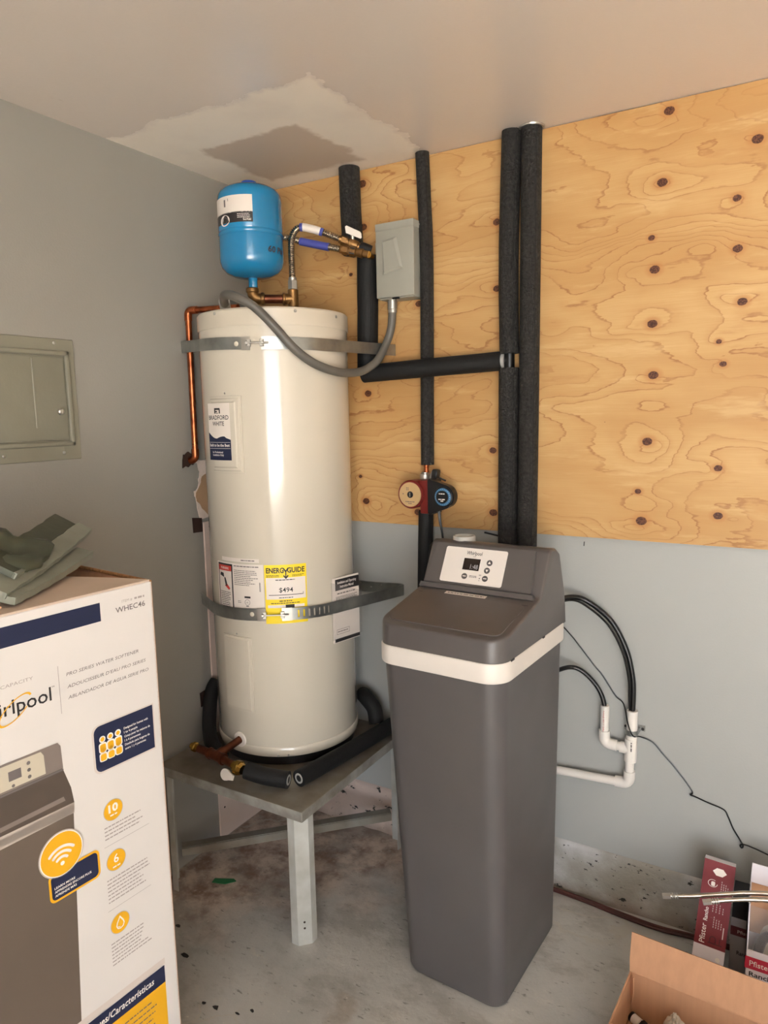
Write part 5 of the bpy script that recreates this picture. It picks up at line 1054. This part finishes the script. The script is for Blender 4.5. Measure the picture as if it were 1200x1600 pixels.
# ------------------------------------------------------------------ boxes at the lower right
def text_map(o, u, v, n): return planemap(o, u, v, n)
lean = math.radians(28)
t = thing('faucet_box', 'tall maroon and white box leaning against the wall behind the cardboard carton', 'box', (1.685, -0.235, 0), 0)
upv = Vector((0.05, math.sin(lean)*0.75, math.cos(lean))).normalized(); rt = Vector((1, 0.03, -0.05)).normalized(); rt = (rt-upv*rt.dot(upv)).normalized(); nm = rt.cross(upv)
bw, bh, bt = 0.080, 0.345, 0.052
org = Vector((1.640, -0.262, 0.002)); mpx = planemap(org, rt, upv, nm)
if nm.y > 0: mpx = planemap(org, rt, upv, -nm); nm = -nm
g = G(); g.prism([(0, 0), (bw, 0), (bw, bh), (0, bh)], -bt, mpx); rb = build('carton', g, 'box_white', t)
d = D2(); d.rect(0.0, 0.120, bw, bh); decal('maroon_print', d, 'maroon', rb, mpx, 1)
d = D2(); d.text('Pfister', 0.026, 0.126, 0.014, width=0.050, bold=0.005, rot=PI/2); d.text('Rancho', 0.026, 0.184, 0.010, width=0.036, bold=0.02, rot=PI/2)
hexa = [(0.024, 0.318), (0.034, 0.328), (0.050, 0.328), (0.060, 0.318), (0.050, 0.308), (0.034, 0.308)]; d.poly(hexa); d.arc(0.028, 0.285, 0.011, 0.0125, 60, 360, 18, 0.8); d.rrect(0.024, 0.278, 0.034, 0.290, 0.003)
d.rows(0.032, 0.070, 0.196, 0.196, 1, 0.0001, 2); decal('lettering', d, 'white_ink', rb, mpx, 2)
d = D2(); mrow = lambda u, v0, v1, sd: [d.rect(u, a, u+0.0016, a+0.004) for a in [v0+0.0062*i for i in range(int((v1-v0)/0.0062))]]
for k in range(4):
    mrow(0.042+0.0065*k, 0.172, 0.204-0.003*k, k); mrow(0.036+0.0085*k, 0.212, 0.248-0.004*k, k); mrow(0.050+0.0055*k, 0.268, 0.302-0.004*k, k)
d.rect(0.068, 0.150, 0.0705, 0.180); decal('fine_print', d, 'print_grey', rb, mpx, 2)
d = D2(); d.arc(0.046, 0.142, 0.006, 0.0085, 0, 180, 10); d.rect(0.0375, 0.132, 0.040, 0.142); d.rect(0.052, 0.132, 0.0545, 0.142); d.rect(0.062, 0.132, 0.0645, 0.148); d.rect(0.034, 0.130, 0.070, 0.133); decal('faucet_print', d, 'maroon_dark', rb, mpx, 2)
d = D2(); d.circ(0.064, 0.094, 0.006, 16); decal('round_mark', d, 'white_ink', rb, mpx, 1)
d = D2(); d.rrect(0.038, 0.068, 0.045, 0.078, 0.003); decal('ink_mark', d, 'ink', rb, mpx, 2)

t = thing('faucet_box', 'grey box with a dark red stripe between the maroon box and the windowed box', 'box', (1.750, -0.10, 0))
gx0, gx1, gy0, gy1 = 1.732, 1.792, -0.135, -0.062
g = G(); g.b2(gx0, gx1, gy0, gy1, 0, 0.165, 0.001, 1); gb = build('carton', g, 'box_grey', t)
mpg = planemap((gx0, gy0, 0), (1, 0, 0), (0, 0, 1), (0, -1, 0)); d = D2(); d.rect(0, 0.112, gx1-gx0, 0.140); decal('stripe', d, 'maroon_dark', gb, mpg, 1)
d = D2(); d.text('Pfister', 0.018, 0.121, 0.010, width=0.038); decal('lettering', d, 'print_grey', gb, mpg, 2)
d = D2(); d.text('Rancho', 0.018, 0.055, 0.012, width=0.040, bold=0.02); decal('lettering', d, 'ink', gb, mpg, 1)
g = G(); g.b2(gx0+0.002, gx1-0.002, gy0+0.002, gy1-0.002, 0.1651, 0.235); build('dark_upper_carton', g, 'black_plastic', gb)

t = thing('window_box', 'open faucet box with a clear window and crimson band at the right edge', 'box', (1.89, -0.20, 0))
wx0, wx1, wy0, wy1, wz = 1.776, 2.02, -0.25, -0.145, 0.298
g = G(); g.b2(wx0, wx0+0.003, wy0, wy1, 0, wz); g.b2(wx1-0.003, wx1, wy0, wy1, 0, wz); g.b2(wx0, wx1, wy1-0.003, wy1, 0, wz+0.0); g.b2(wx0+0.003, wx1-0.003, wy0+0.003, wy1-0.003, 0, 0.003); build('carton', g, 'box_white', t)
g = G(); g.b2(wx0+0.0032, wx1-0.0032, wy1-0.0045, wy1-0.003, 0.15, wz-0.002); build('kraft_liner', g, 'cardboard', t)
g = G(); g.b2(wx0, wx1, wy0, wy0+0.003, 0, 0.165); g.b2(wx0, wx0+0.006, wy0, wy0+0.003, 0.165, wz); g.b2(wx1-0.008, wx1, wy0, wy0+0.003, 0.165, wz); wf = build('front_panel', g, 'box_white', t)
mpw = planemap((wx0, wy0, 0), (1, 0, 0), (0, 0, 1), (0, -1, 0)); d = D2(); d.rect(0, 0.112, wx1-wx0, 0.147); decal('crimson_band', d, 'crimson', wf, mpw, 1)
d = D2(); d.text('Pfister', 0.011, 0.122, 0.0155, width=0.052, bold=0.008); decal('lettering', d, 'white_ink', wf, mpw, 2)
d = D2(); d.text('Rancho', 0.011, 0.092, 0.0130, width=0.066, bold=0.02); decal('lettering', d, 'ink', wf, mpw, 1)
d = D2(); d.rows(0.011, 0.12, 0.082, 0.060, 4, 0.002, 3, 0.2); decal('fine_print', d, 'ink_grey', wf, mpw, 1)
g = G(); g.b2(wx0+0.006, wx1-0.008, wy0+0.001, wy0+0.0018, 0.165, wz-0.004); build('clear_window', g, 'clear_film', t)
g = G(); g.prism([(0, 0), (wx1-wx0, 0), (wx1-wx0-0.01, 0.048), (0.002, 0.052)], 0.0025, planemap((wx0, wy1-0.0015, wz), (1, 0, 0), (0, 0.12, 1), (0, -1, 0.12))); build('lid_flap', g, 'box_white', t)
t2 = thing('plastic_wrap', 'clear crumpled plastic wrapping bundled inside the windowed box', 'packing', (1.87, -0.20, 0.003))
bm = bmesh.new(); bmesh.ops.create_icosphere(bm, subdivisions=4, radius=1.0)
for v in bm.verts:
    q_ = v.co.copy(); n_ = mn.noise(q_*3.0)+0.6*mn.noise(q_*7.0); v.co = Vector((q_.x*0.070, q_.y*0.030, q_.z*0.115))*(1+0.22*n_)
g = G(); g.bm(bm, Matrix.Translation((1.885, -0.198, 0.150))); build('wrap', g, 'bag', t2, angle=30)
t2 = thing('kitchen_faucet', 'dark faucet body lying in the windowed box beside its wrapping', 'faucet', (1.80, -0.2, 0.004))
g = G(); g.tube(smooth_path([(1.800, -0.20, 0.02), (1.802, -0.20, 0.10), (1.812, -0.205, 0.17), (1.835, -0.215, 0.20), (1.87, -0.222, 0.205)], 6), 0.013, 12); g.lathe([(0, 0.0), (0.019, 0.0), (0.019, 0.05), (0.013, 0.055)], (1.800, -0.20, 0.0045), 16); build('body', g, 'black_plastic', t2)

def braided(label, pts, rad, cat='hose'):
    t = thing('supply_hose', label, 'hose', pts[0]); P_ = smooth_path(pts, 12)
    g = G(); corrugated(g, P_, rad*0.965, rad, 0.004, 12); build('braid', g, 'steel', t)
    d0 = (P_[1]-P_[0]).normalized(); p0 = P_[0]
    g = G(); g.cyl(p0-d0*0.012, p0+d0*0.010, rad*1.35, 6); build('hex_nut', g, 'zinc', t)
    for k in range(3):
        g = G(); q_ = p0+d0*(0.012+0.006*k); g.tube([q_, q_+d0*0.0015, q_+d0*0.003, q_+d0*0.0045], [rad*1.0, rad*1.3, rad*1.3, rad*1.0], 14); build('crimp_ring', g, 'zinc', t)
    return t
braided('braided steel supply hose reaching farthest left over the maroon box', [(1.580, -0.270, 0.262), (1.650, -0.255, 0.278), (1.72, -0.235, 0.295), (1.778, -0.215, 0.3055), (1.840, -0.205, 0.314), (1.92, -0.198, 0.30), (1.97, -0.195, 0.25), (1.985, -0.195, 0.19)], 0.0062)
braided('braided steel supply hose whose nut lies in front of the maroon box', [(1.682, -0.276, 0.285), (1.735, -0.258, 0.298), (1.785, -0.240, 0.3055), (1.83, -0.232, 0.312), (1.89, -0.226, 0.305), (1.95, -0.222, 0.28), (2.0, -0.220, 0.22)], 0.0062)

# open brown carton in the foreground
Bc = Vector((1.520, -0.433, 0)); e = (Vector((1.839, -0.450, 0))-Bc).normalized(); q_ = Vector((e.y, -e.x, 0))
rz = math.atan2(e.y, e.x); CWx, CDy, CHz = 0.42, 0.198, 0.135
t = thing('cardboard_carton', 'open brown cardboard carton in the lower right foreground', 'carton', Bc+e*(CWx/2)+q_*(CDy/2), rz)
hx2, hy2 = CWx/2, CDy/2; k_ = 0.004
g = G(); g.b2(-hx2, hx2, hy2-k_, hy2, 0, CHz); build('back_wall', g, 'cardboard', t, world=False)
g = G(); g.b2(-hx2, -hx2+k_, -hy2, hy2-k_, 0, CHz); build('side_wall', g, 'cardboard', t, world=False)
g = G(); g.b2(hx2-k_, hx2, -hy2, hy2-k_, 0, CHz); build('side_wall', g, 'cardboard', t, world=False)
g = G(); g.b2(-hx2+k_, hx2-k_, -hy2, -hy2+k_, 0, CHz); build('front_wall', g, 'cardboard', t, world=False)
g = G(); g.b2(-hx2+k_, hx2-k_, -hy2+k_, hy2-k_, 0.0, 0.005); build('bottom', g, 'cardboard', t, world=False)
g = G(); g.prism([(-hx2, 0), (hx2, 0), (hx2-0.003, 0.092), (-hx2-0.006, 0.094), (-hx2-0.004, 0.03)], 0.004, planemap((0, hy2-0.004, CHz-0.001), (1, 0, 0), (0, 0.36, 1), (0, -1, 0.36))); bf = build('back_flap', g, 'cardboard', t, world=False)
g = G(); g.tube([(-hx2+0.003, hy2-0.006, CHz), (hx2-0.003, hy2-0.006, CHz)], 0.0028, 8); build('fold_crease', g, 'cardboard', bf, world=False)
g = G(); g.prism([(-0.002, 0), (0.010, 0.0), (0.012, -0.04), (0.006, -0.075), (0.0, -0.085)], 0.003, planemap((-hx2+0.006, hy2-0.02, CHz+0.0), (0.3, -0.3, 0), (0, 0, 1), (1, 1, 0))); build('side_flap', g, 'cardboard', t, world=False)
g = G(); g.prism([(-hx2+0.002, 0), (hx2-0.002, 0), (hx2-0.01, 0.08), (-hx2+0.01, 0.08)], 0.004, planemap((0, -hy2+0.002, CHz), (1, 0, 0), (0, -0.5, -0.87), (0, -0.87, 0.5))); build('front_flap', g, 'cardboard', t, world=False)
g = G(); g.tube([(-hx2+0.0045, -hy2+0.01, 0.012), (-hx2+0.0045, hy2-0.008, 0.012)], 0.002, 6); build('inner_seam', g, 'kraft_edge', t, world=False)
cm = ROOTM[t.name]
base = cm @ Vector((-hx2+0.024, hy2-0.030, 0.006))
t = thing('pipe_fitting', 'small cream and black pipe fitting inside the brown carton', 'pipe fitting', base)
ux = (cm.to_3x3() @ Vector((0.9, -0.45, 0))).normalized(); p0 = Vector(base)+Vector((0, 0, 0.0145))
g = G(); g.tube([p0-ux*0.008, p0+ux*0.014, p0+ux*0.0141, p0+ux*0.030], [0.012, 0.012, 0.010, 0.010], 18); build('body', g, 'white_plastic', t)
g = G(); g.tube([p0+ux*0.018, p0+ux*0.028], 0.0140, 8); build('collar', g, 'black_plastic', t)
g = G(); g.tube([p0-ux*0.015, p0-ux*0.008], 0.0125, 12); build('end_cap', g, 'black_plastic', t)
base = cm @ Vector((-hx2+0.122, hy2-0.045, 0.006))
t = thing('plastic_bag', 'crumpled cloudy plastic bag standing inside the brown carton', 'bag', base)
bm = bmesh.new(); bmesh.ops.create_icosphere(bm, subdivisions=4, radius=1.0)
for v in bm.verts:
    q_ = v.co.copy(); n_ = mn.noise(q_*2.6)+0.6*mn.noise(q_*6.0); top = max(0, q_.z); s_ = 1+0.30*n_
    v.co = Vector((q_.x*0.030*s_*(1-0.7*top), q_.y*0.026*s_*(1-0.7*top), q_.z*0.044*s_))
zm = min(v.co.z for v in bm.verts)
g = G(); g.bm(bm, Matrix.Translation((base[0], base[1], base[2]-zm))); build('film', g, 'bag', t, angle=25)

# ------------------------------------------------------------------ scraps on the floor
R = random.Random(12)
g = G()
for k in range(16):
    x, y = (0.16+R.uniform(-0.06, 0.10), -0.80+R.uniform(-0.09, 0.06)) if k < 9 else (0.45+R.uniform(-0.25, 0.3), -0.95+R.uniform(-0.1, 0.25))
    s_ = R.uniform(0.004, 0.012); a = R.uniform(0, 6.3); ring = [(x+s_*R.uniform(0.5, 1.2)*math.cos(a+i*PI/3)*1.5, y+s_*R.uniform(0.5, 1.2)*math.sin(a+i*PI/3)) for i in range(6)]
    g.prism(ring, R.uniform(0.001, 0.003), lambda u, v, w: Vector((u, v, w)))
o = build('floor_debris', g, 'dirt'); stuff(o); tag(o, 'dark crumbs scattered on the floor in front of the stand', 'debris')
g = G(); g.prism([(0.155, -0.575), (0.20, -0.56), (0.225, -0.53), (0.21, -0.525), (0.15, -0.555)], 0.003, lambda u, v, w: Vector((u, v, w+0.0005))); tag(build('green_scrap', g, 'green_bit'), 'small green scrap on the floor under the stand', 'scrap')

# ------------------------------------------------------------------ repeats share a group
GROUPS = {'insulated_pipe': 'foam-covered pipes on the right wall', 'heater_strap': 'galvanized straps around the water heater', 'flexible_connector': 'flexible connectors above the water heater',
          'drain_pipe': 'black foam tubes around the heater foot', 'drain_hose': 'black drain hoses behind the softener', 'folded_sheet': 'folded sheets piled on the carton',
          'faucet_box': 'faucet boxes at the lower right', 'supply_hose': 'braided supply hoses over the boxes'}
for o in list(COL.objects):
    if o.parent is None and o.name.split('.')[0] in GROUPS: o['group'] = GROUPS[o.name.split('.')[0]]
